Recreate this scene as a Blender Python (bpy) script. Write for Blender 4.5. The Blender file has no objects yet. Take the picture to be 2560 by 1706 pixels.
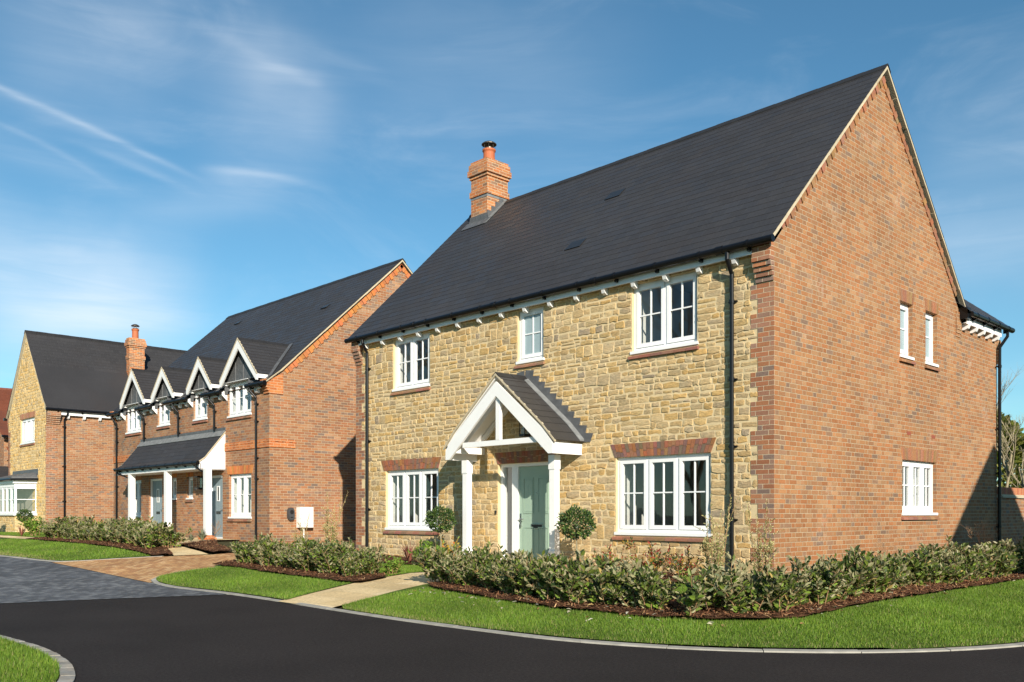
import bpy, bmesh, math, random
import numpy as np
from mathutils import Vector, Matrix
from mathutils.geometry import delaunay_2d_cdt
R = math.radians
rnd = random.Random(7)
sc = bpy.context.scene
COL = sc.collection

# ------------------------------------------------------------------ camera
cd = bpy.data.cameras.new('camera'); cam = bpy.data.objects.new('camera', cd); COL.objects.link(cam)
cam.location = (7.1693, -12.421, 1.30); cam.rotation_euler = (R(90), 0, R(46.08))
cd.sensor_width = 36.0; cd.lens = 31.964; cd.shift_y = 0.1684; cd.clip_end = 3000; cd.clip_start = 0.1
sc.camera = cam
# ------------------------------------------------------------------ light
SUN_EL, SUN_AZ = R(23.5), R(120.2)
SUN_STRENGTH, SKY_STRENGTH, EXPOSURE = 4.7, 0.077, 0.62
sd = bpy.data.lights.new('sun', 'SUN'); sun = bpy.data.objects.new('sun', sd); COL.objects.link(sun)
sd.energy = SUN_STRENGTH; sd.angle = R(0.5); sd.color = (1.0, 0.915, 0.78)
dv = Vector((math.sin(SUN_AZ) * math.cos(SUN_EL), math.cos(SUN_AZ) * math.cos(SUN_EL), math.sin(SUN_EL)))
sun.rotation_euler = dv.to_track_quat('Z', 'Y').to_euler(); sun.location = (20, -12, 20)
vs = sc.view_settings
vs.view_transform = 'Standard'; vs.look = 'None'; vs.gamma = 1.0; vs.exposure = EXPOSURE; vs.use_curve_mapping = False


# ------------------------------------------------------------------ node helper
class NT:
    def __init__(s, tree): s.t = tree; s.n = tree.nodes; s.l = tree.links
    def new(s, typ, **kw):
        x = s.n.new(typ)
        for k, v in kw.items(): setattr(x, k, v)
        return x
    def put(s, sock, v):
        if v is None: return
        if isinstance(v, bpy.types.NodeSocket): s.l.new(v, sock)
        else:
            if sock.type == 'RGBA' and len(v) == 3: v = (*v, 1)
            sock.default_value = v
    def m(s, op, a, b=None, c=None, clamp=False):
        x = s.new('ShaderNodeMath', operation=op, use_clamp=clamp)
        for i, v in enumerate((a, b, c)): s.put(x.inputs[i], v)
        return x.outputs[0]
    def vec(s, x, y, z=0.0):
        c = s.new('ShaderNodeCombineXYZ')
        for i, v in enumerate((x, y, z)): s.put(c.inputs[i], v)
        return c.outputs[0]
    def sep(s, v):
        x = s.new('ShaderNodeSeparateXYZ'); s.put(x.inputs[0], v); return x.outputs
    def vm(s, op, a, b=None):
        x = s.new('ShaderNodeVectorMath', operation=op); s.put(x.inputs[0], a)
        if b is not None: s.put(x.inputs[1], b)
        return x.outputs['Value'] if op in ('DOT_PRODUCT', 'LENGTH') else x.outputs[0]
    def mix(s, f, a, b, mode='MIX'):
        x = s.new('ShaderNodeMix', data_type='RGBA', blend_type=mode)
        s.put(x.inputs[0], f); s.put(x.inputs[6], a); s.put(x.inputs[7], b); return x.outputs[2]
    def noise(s, vec, scale, detail=3, rough=.55, dist=0.0, out='Fac'):
        x = s.new('ShaderNodeTexNoise'); s.put(x.inputs['Vector'], vec); x.inputs['Scale'].default_value = scale
        x.inputs['Detail'].default_value = detail; x.inputs['Roughness'].default_value = rough; x.inputs['Distortion'].default_value = dist
        return x.outputs[out]
    def white(s, vec, out='Value'):
        x = s.new('ShaderNodeTexWhiteNoise', noise_dimensions='3D'); s.put(x.inputs['Vector'], vec); return x.outputs[out]
    def ramp(s, f, stops, interp='LINEAR'):
        x = s.new('ShaderNodeValToRGB'); cr = x.color_ramp; cr.interpolation = interp
        while len(cr.elements) < len(stops): cr.elements.new(.5)
        for e, (p, c) in zip(cr.elements, stops): e.position = p; e.color = (*c, 1) if len(c) == 3 else c
        s.put(x.inputs[0], f); return x.outputs[0]
    def mr(s, v, a, b, c=0.0, d=1.0, smooth=False):
        x = s.new('ShaderNodeMapRange', clamp=True)
        if smooth: x.interpolation_type = 'SMOOTHSTEP'
        for i, q in enumerate((v, a, b, c, d)): s.put(x.inputs[i], q)
        return x.outputs[0]
    def bump(s, h, dist=.01, strength=.5):
        x = s.new('ShaderNodeBump'); x.inputs['Distance'].default_value = dist; x.inputs['Strength'].default_value = strength
        s.put(x.inputs['Height'], h); return x.outputs[0]
    def obj(s): return s.new('ShaderNodeTexCoord').outputs['Object']
    def attr(s, name='Col'): return s.new('ShaderNodeAttribute', attribute_name=name).outputs['Color']


# ------------------------------------------------------------------ sky
def sky():
    w = bpy.data.worlds.new('World'); sc.world = w; w.use_nodes = True; t = NT(w.node_tree); bg = w.node_tree.nodes['Background']
    sk = t.new('ShaderNodeTexSky', sky_type='NISHITA'); sk.sun_disc = False; sk.sun_elevation = SUN_EL; sk.sun_rotation = SUN_AZ
    sk.air_density = 1.0; sk.dust_density = .15; sk.ozone_density = 2.6; sk.altitude = 100
    d = t.new('ShaderNodeTexCoord').outputs['Generated']; x, y, z = t.sep(d)
    # bearing in radians west of north and elevation angle of each direction
    az = t.m('ARCTAN2', t.m('MULTIPLY', x, -1.0), y); el = t.m('ARCSINE', z)
    base = t.mix(1.0, sk.outputs[0], (.66, 1.05, 1.08), 'MULTIPLY')
    zz = t.m('MAXIMUM', z, .06); P = t.vec(t.m('DIVIDE', x, zz), t.m('DIVIDE', y, zz), 0)
    cl = 0.0
    def add(a, b): return b if a == 0.0 else t.m('ADD', a, b)
    fib = t.new('ShaderNodeMapping'); t.put(fib.inputs[0], t.vec(az, el, 0)); fib.inputs['Rotation'].default_value = (0, 0, R(-27)); fib.inputs['Scale'].default_value = (4.0, 44, 1)
    fibre = t.noise(fib.outputs[0], 1.0, 6, .6, .7)
    def streak(a0, e0, a1, e1, bow, wd, amp, fuzz=.4):
        """a cirrus trail between two bearings/elevations"""
        da, de = a1 - a0, e1 - e0; L = math.hypot(da, de); ux, uy = da / L, de / L
        p = t.m('ADD', t.m('MULTIPLY', t.m('SUBTRACT', az, a0), ux), t.m('MULTIPLY', t.m('SUBTRACT', el, e0), uy))
        q = t.m('ADD', t.m('MULTIPLY', t.m('SUBTRACT', az, a0), -uy), t.m('MULTIPLY', t.m('SUBTRACT', el, e0), ux))
        f = t.m('DIVIDE', p, L); bowed = t.m('MULTIPLY', t.m('MULTIPLY', f, t.m('SUBTRACT', 1.0, f)), 4 * bow)
        wob = t.m('MULTIPLY', t.m('SUBTRACT', t.noise(t.vec(az, el, 3), 9, 3), .5), wd * 1.2)
        q = t.m('ADD', t.m('SUBTRACT', q, bowed), wob)
        g = t.m('EXPONENT', t.m('MULTIPLY', t.m('POWER', t.m('DIVIDE', q, wd), 2.0), -1.0))
        ends = t.m('MULTIPLY', t.mr(f, -.02, .38, smooth=True), t.mr(f, 1.02, .60, smooth=True))
        tex = t.mr(fibre, .28, .72, *((.35, 1.5) if wd < .02 else (.72, 1.25)))
        return t.m('MULTIPLY', t.m('MULTIPLY', t.m('MULTIPLY', g, ends), tex), amp)
    def pt(u, v):                                # bearing/elevation of a spot measured on the photograph
        a = math.atan2(u - 1280, 2273); r = math.hypot(u - 1280, 2273); return R(46.08) - a, math.atan2(1284 - v, r)
    S = [((-420, 60), (560, 482), -.012, .0031, .23), ((-380, 90), (520, 478), -.012, .009, .09), ((470, 422), (860, 488), -.007, .0040, .17), ((480, 436), (740, 480), -.004, .009, .10), ((-160, 250), (330, 500), -.010, .0030, .08), ((-200, 300), (420, 530), -.008, .012, .08), ((120, 330), (520, 500), -.004, .004, .08),
         ((440, 40), (720, 195), -.005, .006, .09), ((470, 50), (760, 215), -.004, .034, .09), ((640, 135), (860, 255), .0, .007, .09), ((700, 105), (1000, 205), -.003, .007, .09), ((540, 120), (880, 330), .0, .035, .10),
         ((-300, 480), (360, 690), .01, .05, .18), ((-100, 800), (560, 640), .02, .04, .15), ((120, 600), (560, 830), .02, .04, .16), ((-200, 640), (440, 640), .03, .045, .10), ((-250, 830), (560, 770), .0, .05, .20), ((250, 560), (760, 460), .0, .022, .12), ((-150, 70), (620, 70), .0, .06, .15), ((480, 150), (900, 400), .0, .07, .12), ((700, 60), (1700, 220), .0, .08, .08), ((2150, 660), (2850, 540), .0, .04, .17), ((2200, 440), (2900, 300), .0, .05, .09)]
    for p, q, bow, wd, amp in S: cl = add(cl, streak(*pt(*p), *pt(*q), bow, wd, amp))
    mp = t.new('ShaderNodeMapping'); t.put(mp.inputs[0], t.vec(az, el, 0)); mp.inputs['Rotation'].default_value = (0, 0, R(-20)); mp.inputs['Scale'].default_value = (2.2, 6, 1)
    veil = t.m('MULTIPLY', t.mr(t.noise(mp.outputs[0], 1.4, 6, .6, 1.2), .45, .8, 0, .13, True), t.mr(fibre, .25, .75, .5, 1.4))
    low = t.mr(el, R(20), R(2), 0, .06, True)
    cl = t.m('MINIMUM', t.m('ADD', t.m('ADD', cl, veil), low), .75)
    t.put(bg.inputs[0], t.mix(cl, base, (8.2, 8.8, 9.4)))
    bg.inputs[1].default_value = SKY_STRENGTH
sky()


def material(name, rough=.6, spec=.5):
    mt = bpy.data.materials.new(name); mt.use_nodes = True
    t = NT(mt.node_tree); b = mt.node_tree.nodes['Principled BSDF']
    b.inputs['Roughness'].default_value = rough; b.inputs['Specular IOR Level'].default_value = spec
    return mt, t, b


def simple(name, col, rough=.6, spec=.4, nscale=8, namp=.12, metal=0.0, bump=0.0, bscale=60):
    mt, t, b = material(name, rough, spec)
    o = t.obj(); n = t.noise(o, nscale, 4)
    f = t.mr(n, .25, .75, 1 - namp, 1 + namp)
    t.put(b.inputs['Base Color'], t.mix(1.0, col, t.vec(f, f, f), 'MULTIPLY'))
    b.inputs['Metallic'].default_value = metal
    if bump: t.put(b.inputs['Normal'], t.bump(t.noise(o, bscale, 4), .004, bump))
    return mt


def brick_mat(name, bond, stops, mortar=(.50, .40, .28), seed=0.0, bloom=.25, proud=1.0):
    mt, t, b = material(name, .88, .25)
    tc = t.new('ShaderNodeTexCoord'); x, y, z = t.sep(tc.outputs['Object']); nx, ny, nz = t.sep(tc.outputs['Normal'])
    w = t.m('GREATER_THAN', t.m('ABSOLUTE', nx), .6)
    u = t.m('ADD', t.m('MULTIPLY', x, t.m('SUBTRACT', 1.0, w)), t.m('MULTIPLY', y, w))
    u = t.m('ADD', u, 200.0)
    zz = t.m('ADD', t.m('DIVIDE', z, .075), 100.0)
    row = t.m('FLOOR', zz); fz = t.m('MULTIPLY', t.m('FRACT', zz), .075)
    odd = t.m('MODULO', row, 2.0)
    wob = t.m('MULTIPLY', t.m('SUBTRACT', t.white(t.vec(row, 3.0, seed)), .5), .03)
    if bond == 'flemish':
        q = t.m('DIVIDE', t.m('ADD', t.m('ADD', u, wob), t.m('MULTIPLY', odd, .16875)), .3375)
        k = t.m('FLOOR', q); f = t.m('MULTIPLY', t.m('FRACT', q), .3375)
        ish = t.m('GREATER_THAN', f, .225)
        bid = t.m('ADD', t.m('MULTIPLY', k, 2.0), ish)
        fu = t.m('SUBTRACT', f, t.m('MULTIPLY', ish, .225)); wd = t.m('SUBTRACT', .225, t.m('MULTIPLY', ish, .1125))
    else:
        q = t.m('ADD', t.m('DIVIDE', t.m('ADD', u, wob), .225), t.m('MULTIPLY', odd, .5))
        bid = t.m('FLOOR', q); fu = t.m('MULTIPLY', t.m('FRACT', q), .225); wd = .225
    du = t.m('MINIMUM', fu, t.m('SUBTRACT', wd, fu)); dz = t.m('MINIMUM', fz, t.m('SUBTRACT', .075, fz))
    dist = t.m('MINIMUM', du, dz)
    rag = t.m('MULTIPLY', t.m('SUBTRACT', t.noise(tc.outputs['Object'], 45, 3), .5), .006)
    mask = t.mr(t.m('ADD', dist, rag), .0035, .0065, smooth=True)
    idv = t.vec(bid, row, t.m('ADD', seed, w))
    r1 = t.white(idv)
    colr = t.ramp(r1, stops, 'CONSTANT')
    r2 = t.white(t.vm('ADD', idv, (31.7, 11.3, 5.1)))
    val = t.mr(r2, 0, 1, .86, 1.12)
    grain = t.mr(t.noise(tc.outputs['Object'], 38, 5, .65), .25, .75, .78, 1.18)
    big = t.mr(t.noise(tc.outputs['Object'], .7, 5, .6), .3, .7, .80, 1.13)
    v = t.m('MULTIPLY', t.m('MULTIPLY', val, grain), big)
    colr = t.mix(1.0, colr, t.vec(v, v, v), 'MULTIPLY')
    bl = t.m('MULTIPLY', t.mr(t.noise(tc.outputs['Object'], 1.1, 5, .6), .56, .72), bloom)
    bl = t.m('MULTIPLY', bl, t.mr(t.noise(tc.outputs['Object'], 14, 3), .4, .65))
    colr = t.mix(bl, colr, (.56, .46, .38))
    mn = t.mr(t.noise(tc.outputs['Object'], 7, 4), .3, .7, .82, 1.12)
    mort = t.mix(1.0, mortar, t.vec(mn, mn, mn), 'MULTIPLY')
    t.put(b.inputs['Base Color'], t.mix(mask, mort, colr))
    hgt = t.m('ADD', t.m('MULTIPLY', mask, t.mr(r2, 0, 1, .75, 1.1)), t.m('MULTIPLY', grain, .25))
    t.put(b.inputs['Normal'], t.bump(hgt, .007 * proud, .75))
    return mt


def unit_mat(name, nscale=22, amp=.22, rough=.9, bump=.6, bdist=.006, stretch=(1, 1, 1.6)):
    """material of loose units (stones, single bricks, leaves): colour from the piece's own attribute"""
    mt, t, b = material(name, rough, .2)
    o = t.vm('MULTIPLY', t.obj(), stretch)
    n = t.noise(o, nscale, 5, .62); f = t.mr(n, .28, .72, 1 - amp, 1 + amp)
    n2 = t.noise(o, nscale * .25, 3); warm = t.mr(n2, .4, .65)
    c = t.mix(1.0, t.attr(), t.vec(f, f, f), 'MULTIPLY')
    c = t.mix(t.m('MULTIPLY', warm, .35), c, t.mix(1.0, c, (1.15, .93, .68), 'MULTIPLY'))
    t.put(b.inputs['Base Color'], c)
    t.put(b.inputs['Normal'], t.bump(t.m('ADD', n, t.m('MULTIPLY', t.noise(o, nscale * 3, 3), .4)), bdist, bump))
    return mt


def leaf_mat(name, under=None, gloss=.42, trans=.18):
    mt, t, b = material(name, gloss, .28)
    c = t.attr()
    if under is not None:
        bf = t.new('ShaderNodeNewGeometry').outputs['Backfacing']
        u = t.mix(.25, under, c)
        c = t.mix(bf, c, u)
    t.put(b.inputs['Base Color'], c)
    out = mt.node_tree.nodes['Material Output']
    tr = t.new('ShaderNodeBsdfTranslucent'); t.put(tr.inputs[0], t.mix(1.0, c, (1.1, 1.25, .55), 'MULTIPLY'))
    mx = t.new('ShaderNodeMixShader'); mx.inputs[0].default_value = trans
    t.l.new(b.outputs[0], mx.inputs[1]); t.l.new(tr.outputs[0], mx.inputs[2]); t.l.new(mx.outputs[0], out.inputs[0])
    return mt


def slate_mat(name, base=(.030, .030, .034), width=.3, joint=(.085, .083, .082)):
    mt, t, b = material(name, .5, .22)
    uv = t.new('ShaderNodeUVMap').outputs[0]; u, v, _ = t.sep(uv)
    row = t.m('FLOOR', t.m('ADD', v, .0005)); q = t.m('ADD', t.m('DIVIDE', t.m('ADD', u, 60.0), width), t.m('MULTIPLY', t.m('MODULO', row, 2.0), .5))
    jit = t.m('MULTIPLY', t.m('SUBTRACT', t.white(t.vec(row, 1.0, 2.0)), .5), .05)
    q = t.m('ADD', q, jit)
    k = t.m('FLOOR', q); f = t.m('FRACT', q); d = t.m('MULTIPLY', t.m('MINIMUM', f, t.m('SUBTRACT', 1.0, f)), width)
    jm = t.m('SUBTRACT', 1.0, t.mr(d, .0015, .004, smooth=True))
    r = t.white(t.vec(k, row, 4.0)); r2 = t.white(t.vec(k, row, 9.0))
    o = t.obj(); g = t.mr(t.noise(o, 30, 4), .3, .7, .88, 1.12); big = t.mr(t.noise(o, .5, 4), .3, .7, .9, 1.12)
    vv = t.m('MULTIPLY', t.m('MULTIPLY', t.mr(r, 0, 1, .93, 1.07), g), big)
    c = t.mix(1.0, base, t.vec(vv, vv, vv), 'MULTIPLY')
    c = t.mix(t.m('MULTIPLY', t.mr(t.noise(o, .8, 2), .5, .75), .35), c, (.044, .036, .034))
    t.put(b.inputs['Base Color'], t.mix(t.m('MULTIPLY', jm, .6), c, joint))
    t.put(b.inputs['Roughness'], t.mr(r2, 0, 1, .42, .6))
    t.put(b.inputs['Normal'], t.bump(t.m('ADD', t.m('MULTIPLY', r2, .25), t.m('SUBTRACT', t.m('MULTIPLY', g, .15), jm)), .004, .5))
    return mt


M = {}
BR = [(0, (.330, .138, .057)), (.20, (.345, .168, .074)), (.40, (.300, .148, .072)), (.56, (.350, .190, .095)), (.72, (.340, .152, .065)), (.89, (.260, .148, .088)), (.97, (.215, .135, .092))]
M['brick_gable'] = brick_mat('brick_gable', 'flemish', BR, mortar=(.43, .335, .22), bloom=.4)
BR2 = [(0, (.325, .140, .068)), (.2, (.355, .175, .085)), (.4, (.285, .145, .085)), (.55, (.365, .200, .112)), (.70, (.25, .15, .10)), (.82, (.34, .145, .066)), (.94, (.20, .14, .11))]
M['brick_mid'] = brick_mat('brick_mid', 'stretcher', BR2, mortar=(.46, .36, .245), seed=5.0)
BR3 = [(0, (.335, .135, .068)), (.22, (.30, .145, .09)), (.42, (.365, .155, .075)), (.58, (.26, .15, .105)), (.75, (.34, .175, .105)), (.9, (.215, .145, .115))]
M['brick_quoin'] = brick_mat('brick_quoin', 'stretcher', BR3, mortar=(.55, .43, .29), seed=9.0, bloom=.1)
BRO = [(0, (.50, .165, .055)), (.4, (.55, .195, .065)), (.75, (.46, .145, .05))]
M['brick_orange'] = brick_mat('brick_orange', 'stretcher', BRO, mortar=(.6, .42, .26), seed=13.0, bloom=.05)
BRC = [(0, (.46, .155, .055)), (.3, (.40, .165, .075)), (.5, (.50, .20, .075)), (.7, (.34, .155, .085)), (.85, (.26, .145, .09))]
M['brick_stack'] = brick_mat('brick_stack', 'stretcher', BRC, mortar=(.6, .48, .32), seed=21.0, bloom=.3)
M['brick_unit'] = unit_mat('brick_unit', 35, .2, bump=.4, stretch=(1, 1, 1))
M['stone'] = unit_mat('stone', 26, .30, bump=.9, bdist=.012, stretch=(.75, .75, 2.0))
M['mortar'] = simple('lime_mortar', (.62, .49, .29), .95, .1, 5, .12, bump=.8, bscale=70)
M['slate'] = slate_mat('slate', (.040, .0385, .0405))
M['slate_brown'] = slate_mat('slate_brown', (.046, .0435, .043))
M['redtile'] = slate_mat('red_clay_tile', (.20, .065, .035), .165, (.08, .03, .02))
M['ridge'] = simple('ridge_tile', (.024, .0225, .0225), .55, .35, 6, .2)
M['white'] = simple('white_paint', (.80, .79, .775), .4, .4, 3, .03)
M['upvc'] = simple('white_window_frame', (.82, .82, .815), .3, .45, 3, .02)
M['plaster'] = simple('white_plaster', (.72, .71, .68), .8, .2, 2, .04)
M['room'] = simple('room_wall', (.34, .31, .27), .9, .1, 2, .1)
M['black'] = simple('black_rainwater_plastic', (.006, .006, .007), .3, .3, 4, .2)
M['lead'] = simple('lead_sheet', (.098, .10, .104), .5, .4, 9, .3)
M['lead_pale'] = simple('lead_pale', (.19, .195, .195), .55, .35, 7, .3)
M['verge'] = simple('verge_mortar', (.48, .41, .29), .9, .15, 12, .14, bump=.6)
M['sill'] = unit_mat('sill_tile', 20, .2, bump=.3)
M['pot'] = simple('terracotta_pot', (.44, .13, .055), .6, .3, 5, .1)
M['cowl'] = simple('cowl_metal', (.10, .085, .07), .4, .5, 10, .2, metal=.6)
M['steel'] = simple('steel', (.55, .55, .54), .25, .5, 10, .05, metal=1.0)
M['door_green'] = simple('door_sage_green', (.31, .42, .335), .42, .4, 2, .04)
M['door_grey'] = simple('door_blue_grey', (.22, .28, .31), .45, .4, 2, .04)
M['frost'] = simple('frosted_pane', (.30, .38, .40), .25, .5, 1.5, .12)
M['darkmetal'] = simple('dark_metal', (.02, .019, .018), .35, .5, 8, .1)
M['asphalt'] = None


def glass_mat():
    mt = bpy.data.materials.new('window_glass'); mt.use_nodes = True; t = NT(mt.node_tree); t.n.clear()
    out = t.new('ShaderNodeOutputMaterial'); lw = t.new('ShaderNodeLayerWeight'); lw.inputs[0].default_value = .5; fr = t.m('ADD', t.m('MULTIPLY', t.m('POWER', lw.outputs['Facing'], 4.0), .85), .085)
    tr = t.new('ShaderNodeBsdfTransparent'); tr.inputs[0].default_value = (.86, .88, .87, 1)
    gl = t.new('ShaderNodeBsdfGlossy'); gl.inputs['Roughness'].default_value = .015; gl.inputs[0].default_value = (.95, .97, 1, 1)
    t.put(gl.inputs['Normal'], t.bump(t.noise(t.obj(), 1.6, 2), .02, .05))
    mx = t.new('ShaderNodeMixShader'); t.l.new(fr, mx.inputs[0]); t.l.new(tr.outputs[0], mx.inputs[1]); t.l.new(gl.outputs[0], mx.inputs[2])
    t.l.new(mx.outputs[0], out.inputs[0]); return mt
M['glass'] = glass_mat()


# ------------------------------------------------------------------ mesh builder
def TF(Y0): return lambda s, z, d: (s, Y0 - d, z)      # wall facing the street (-Y)
def TB(Y0): return lambda s, z, d: (s, Y0 + d, z)
def TR(X0): return lambda s, z, d: (X0 + d, s, z)      # wall facing +X
def TL(X0): return lambda s, z, d: (X0 - d, s, z)
ID = lambda x, y, z: (x, y, z)


class MB:
    def __init__(s, T=None):
        s.v = []; s.f = []; s.mi = []; s.col = []; s.uv = {}; s.T = T or ID; s.mat = 0; s.c = None
    def vert(s, *p): s.v.append(s.T(*p)); return len(s.v) - 1
    def face(s, pts, uv=None):
        ids = [s.vert(*p) for p in pts]; s.fi(ids, uv)
    def fi(s, ids, uv=None):
        if uv: s.uv[len(s.f)] = uv
        s.f.append(ids); s.mi.append(s.mat); s.col.append(s.c)
    def hexa(s, p):
        i = [s.vert(*q) for q in p]
        for q in ((0, 1, 2, 3), (7, 6, 5, 4), (0, 4, 5, 1), (1, 5, 6, 2), (2, 6, 7, 3), (3, 7, 4, 0)): s.fi([i[k] for k in q])
    def box(s, a0, a1, b0, b1, c0, c1):
        s.hexa([(a0, b0, c0), (a1, b0, c0), (a1, b1, c0), (a0, b1, c0), (a0, b0, c1), (a1, b0, c1), (a1, b1, c1), (a0, b1, c1)])
    def extrude(s, poly, vec):
        n = len(poly); a = [s.vert(*p) for p in poly]; b = [s.vert(*(p[k] + vec[k] for k in range(3))) for p in poly]
        s.fi(a); s.fi(b[::-1])
        for k in range(n): s.fi([a[k], a[(k + 1) % n], b[(k + 1) % n], b[k]])
    def ring(s, a0, a1, b0, b1, w, c0, c1, wb=None):
        """picture-frame of four boards, butted"""
        wb = wb or w
        s.box(a0, a0 + w, b0, b1, c0, c1); s.box(a1 - w, a1, b0, b1, c0, c1)
        s.box(a0 + w, a1 - w, b0, b0 + wb, c0, c1); s.box(a0 + w, a1 - w, b1 - w, b1, c0, c1)
    def tube(s, path, r, n=8, cap=True):
        P = [Vector(s.T(*p)) for p in path]; rs = r if isinstance(r, (list, tuple)) else [r] * len(P); rings = []
        for i, p in enumerate(P):
            d = (P[min(i + 1, len(P) - 1)] - P[max(i - 1, 0)]).normalized()
            a = d.cross(Vector((0, 0, 1)) if abs(d.z) < .9 else Vector((1, 0, 0))).normalized(); b = d.cross(a)
            base = len(s.v)
            for k in range(n):
                q = p + (a * math.cos(2 * math.pi * k / n) + b * math.sin(2 * math.pi * k / n)) * rs[i]; s.v.append(tuple(q))
            rings.append(base)
        for i in range(len(rings) - 1):
            for k in range(n): s.fi([rings[i] + k, rings[i] + (k + 1) % n, rings[i + 1] + (k + 1) % n, rings[i + 1] + k])
        if cap: s.fi([rings[0] + k for k in range(n)][::-1]); s.fi([rings[-1] + k for k in range(n)])
    def lathe(s, c, prof, n=16):
        rings = []
        for r, z in prof:
            base = len(s.v)
            for k in range(n): s.v.append((c[0] + r * math.cos(2 * math.pi * k / n), c[1] + r * math.sin(2 * math.pi * k / n), c[2] + z))
            rings.append(base)
        for i in range(len(rings) - 1):
            for k in range(n): s.fi([rings[i] + k, rings[i] + (k + 1) % n, rings[i + 1] + (k + 1) % n, rings[i + 1] + k])
        s.fi([rings[0] + k for k in range(n)][::-1]); s.fi([rings[-1] + k for k in range(n)])
    def build(s, name, mats, parent=None, recalc=True, smooth=False, off=None):
        me = bpy.data.meshes.new(name)
        o = bpy.data.objects.new(name, me); COL.objects.link(o)
        V = np.array(s.v, dtype=float).reshape(-1, 3)
        root = parent
        while root is not None and root.parent is not None: root = root.parent
        if off is None and root is not None: off = root.location
        if off is not None: V = V - np.array(off[:])
        me.from_pydata(V.tolist(), [], s.f)
        for m in (mats if isinstance(mats, (list, tuple)) else [mats]): me.materials.append(M[m] if isinstance(m, str) else m)
        me.polygons.foreach_set('material_index', s.mi)
        if any(c is not None for c in s.col):
            at = me.attributes.new('Col', 'FLOAT_COLOR', 'CORNER'); arr = []
            for f, c in zip(s.f, s.col): arr.extend(((*(c or (.5, .5, .5)), 1.0)) * len(f))
            at.data.foreach_set('color', arr)
        if s.uv:
            ul = me.uv_layers.new(name='UVMap'); arr = np.zeros((sum(len(f) for f in s.f), 2)); i = 0
            for k, f in enumerate(s.f):
                if k in s.uv: arr[i:i + len(f)] = s.uv[k]
                i += len(f)
            ul.data.foreach_set('uv', arr.ravel())
        if recalc:
            bm = bmesh.new(); bm.from_mesh(me); bmesh.ops.recalc_face_normals(bm, faces=bm.faces[:]); bm.to_mesh(me); bm.free()
        if smooth: me.polygons.foreach_set('use_smooth', [True] * len(me.polygons))
        if parent is not None: o.parent = parent
        return o


def tag(o, label=None, cat=None, group=None, kind=None):
    if label: o['label'] = label
    if cat: o['category'] = cat
    if group: o['group'] = group
    if kind: o['kind'] = kind
    return o


def empty(name, loc, label, cat, group=None):
    e = bpy.data.objects.new(name, None); COL.objects.link(e); e.location = loc; e.empty_display_size = .3
    return tag(e, label, cat, group)


# ------------------------------------------------------------------ terrain
def hgt(x, y):
    zr = min(max((-8.5 - x) * .033, 0), .26)
    if x < 0: t = y + 5.65
    elif y < -1.25: t = 4.46 - math.hypot(x, y + 1.25)
    else: t = 4.46 - x
    return zr + min(max(.085 * t, 0), .25)


def hgt_np(x, y):
    zr = np.clip((-8.5 - x) * .033, 0, .26)
    t = np.where(x < 0, y + 5.65, np.where(y < -1.25, 4.46 - np.hypot(x, y + 1.25), 4.46 - x))
    return zr + np.clip(.085 * t, 0, .25)


def densify(poly, res):
    out = []
    for i, a in enumerate(poly):
        b = poly[(i + 1) % len(poly)]; n = max(1, int(math.dist(a, b) / res))
        for k in range(n): out.append((a[0] + (b[0] - a[0]) * k / n, a[1] + (b[1] - a[1]) * k / n))
    return out


def pip(px, py, poly):
    px = np.asarray(px); ins = np.zeros(px.shape, bool); n = len(poly); j = n - 1
    for i in range(n):
        xi, yi = poly[i]; xj, yj = poly[j]
        c = ((yi > py) != (yj > py)) & (px < (xj - xi) * (py - yi) / ((yj - yi) or 1e-9) + xi); ins ^= c; j = i
    return ins


def smooth_line(pts, res=.15):
    """Catmull-Rom through the points"""
    out = []
    for i in range(len(pts) - 1):
        p0 = pts[max(i - 1, 0)]; p1 = pts[i]; p2 = pts[i + 1]; p3 = pts[min(i + 2, len(pts) - 1)]
        n = max(2, int(math.dist(p1, p2) / res))
        for k in range(n):
            t = k / n
            out.append(tuple(.5 * ((2 * p1[a]) + (-p0[a] + p2[a]) * t + (2 * p0[a] - 5 * p1[a] + 4 * p2[a] - p3[a]) * t * t + (-p0[a] + 3 * p1[a] - 3 * p2[a] + p3[a]) * t ** 3) for a in (0, 1)))
    out.append(pts[-1]); return out


def region(name, poly, off, mat, res=.4, grid=None, bumpy=0.0):
    b = densify(poly, res); xs = [p[0] for p in b]; ys = [p[1] for p in b]
    x0, x1, y0, y1 = grid or (min(xs), max(xs), min(ys), max(ys))
    gx, gy = np.meshgrid(np.arange(x0 + res / 2, x1, res), np.arange(y0 + res / 2, y1, res)); gx = gx.ravel(); gy = gy.ravel()
    ins = pip(gx, gy, b); pts = [Vector(p) for p in b] + [Vector((x, y)) for x, y in zip(gx[ins], gy[ins])]
    n = len(b)
    r = delaunay_2d_cdt(pts, [(i, (i + 1) % n) for i in range(n)], [], 1, 1e-4)
    mb = MB(); mb.v = [(p.x, p.y, hgt(p.x, p.y) + off + (rnd.random() * bumpy if bumpy else 0)) for p in r[0]]; mb.f = [list(f) for f in r[2]]
    mb.mi = [0] * len(mb.f); mb.col = [None] * len(mb.f)
    o = mb.build(name, mat, recalc=False)
    return o


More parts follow.
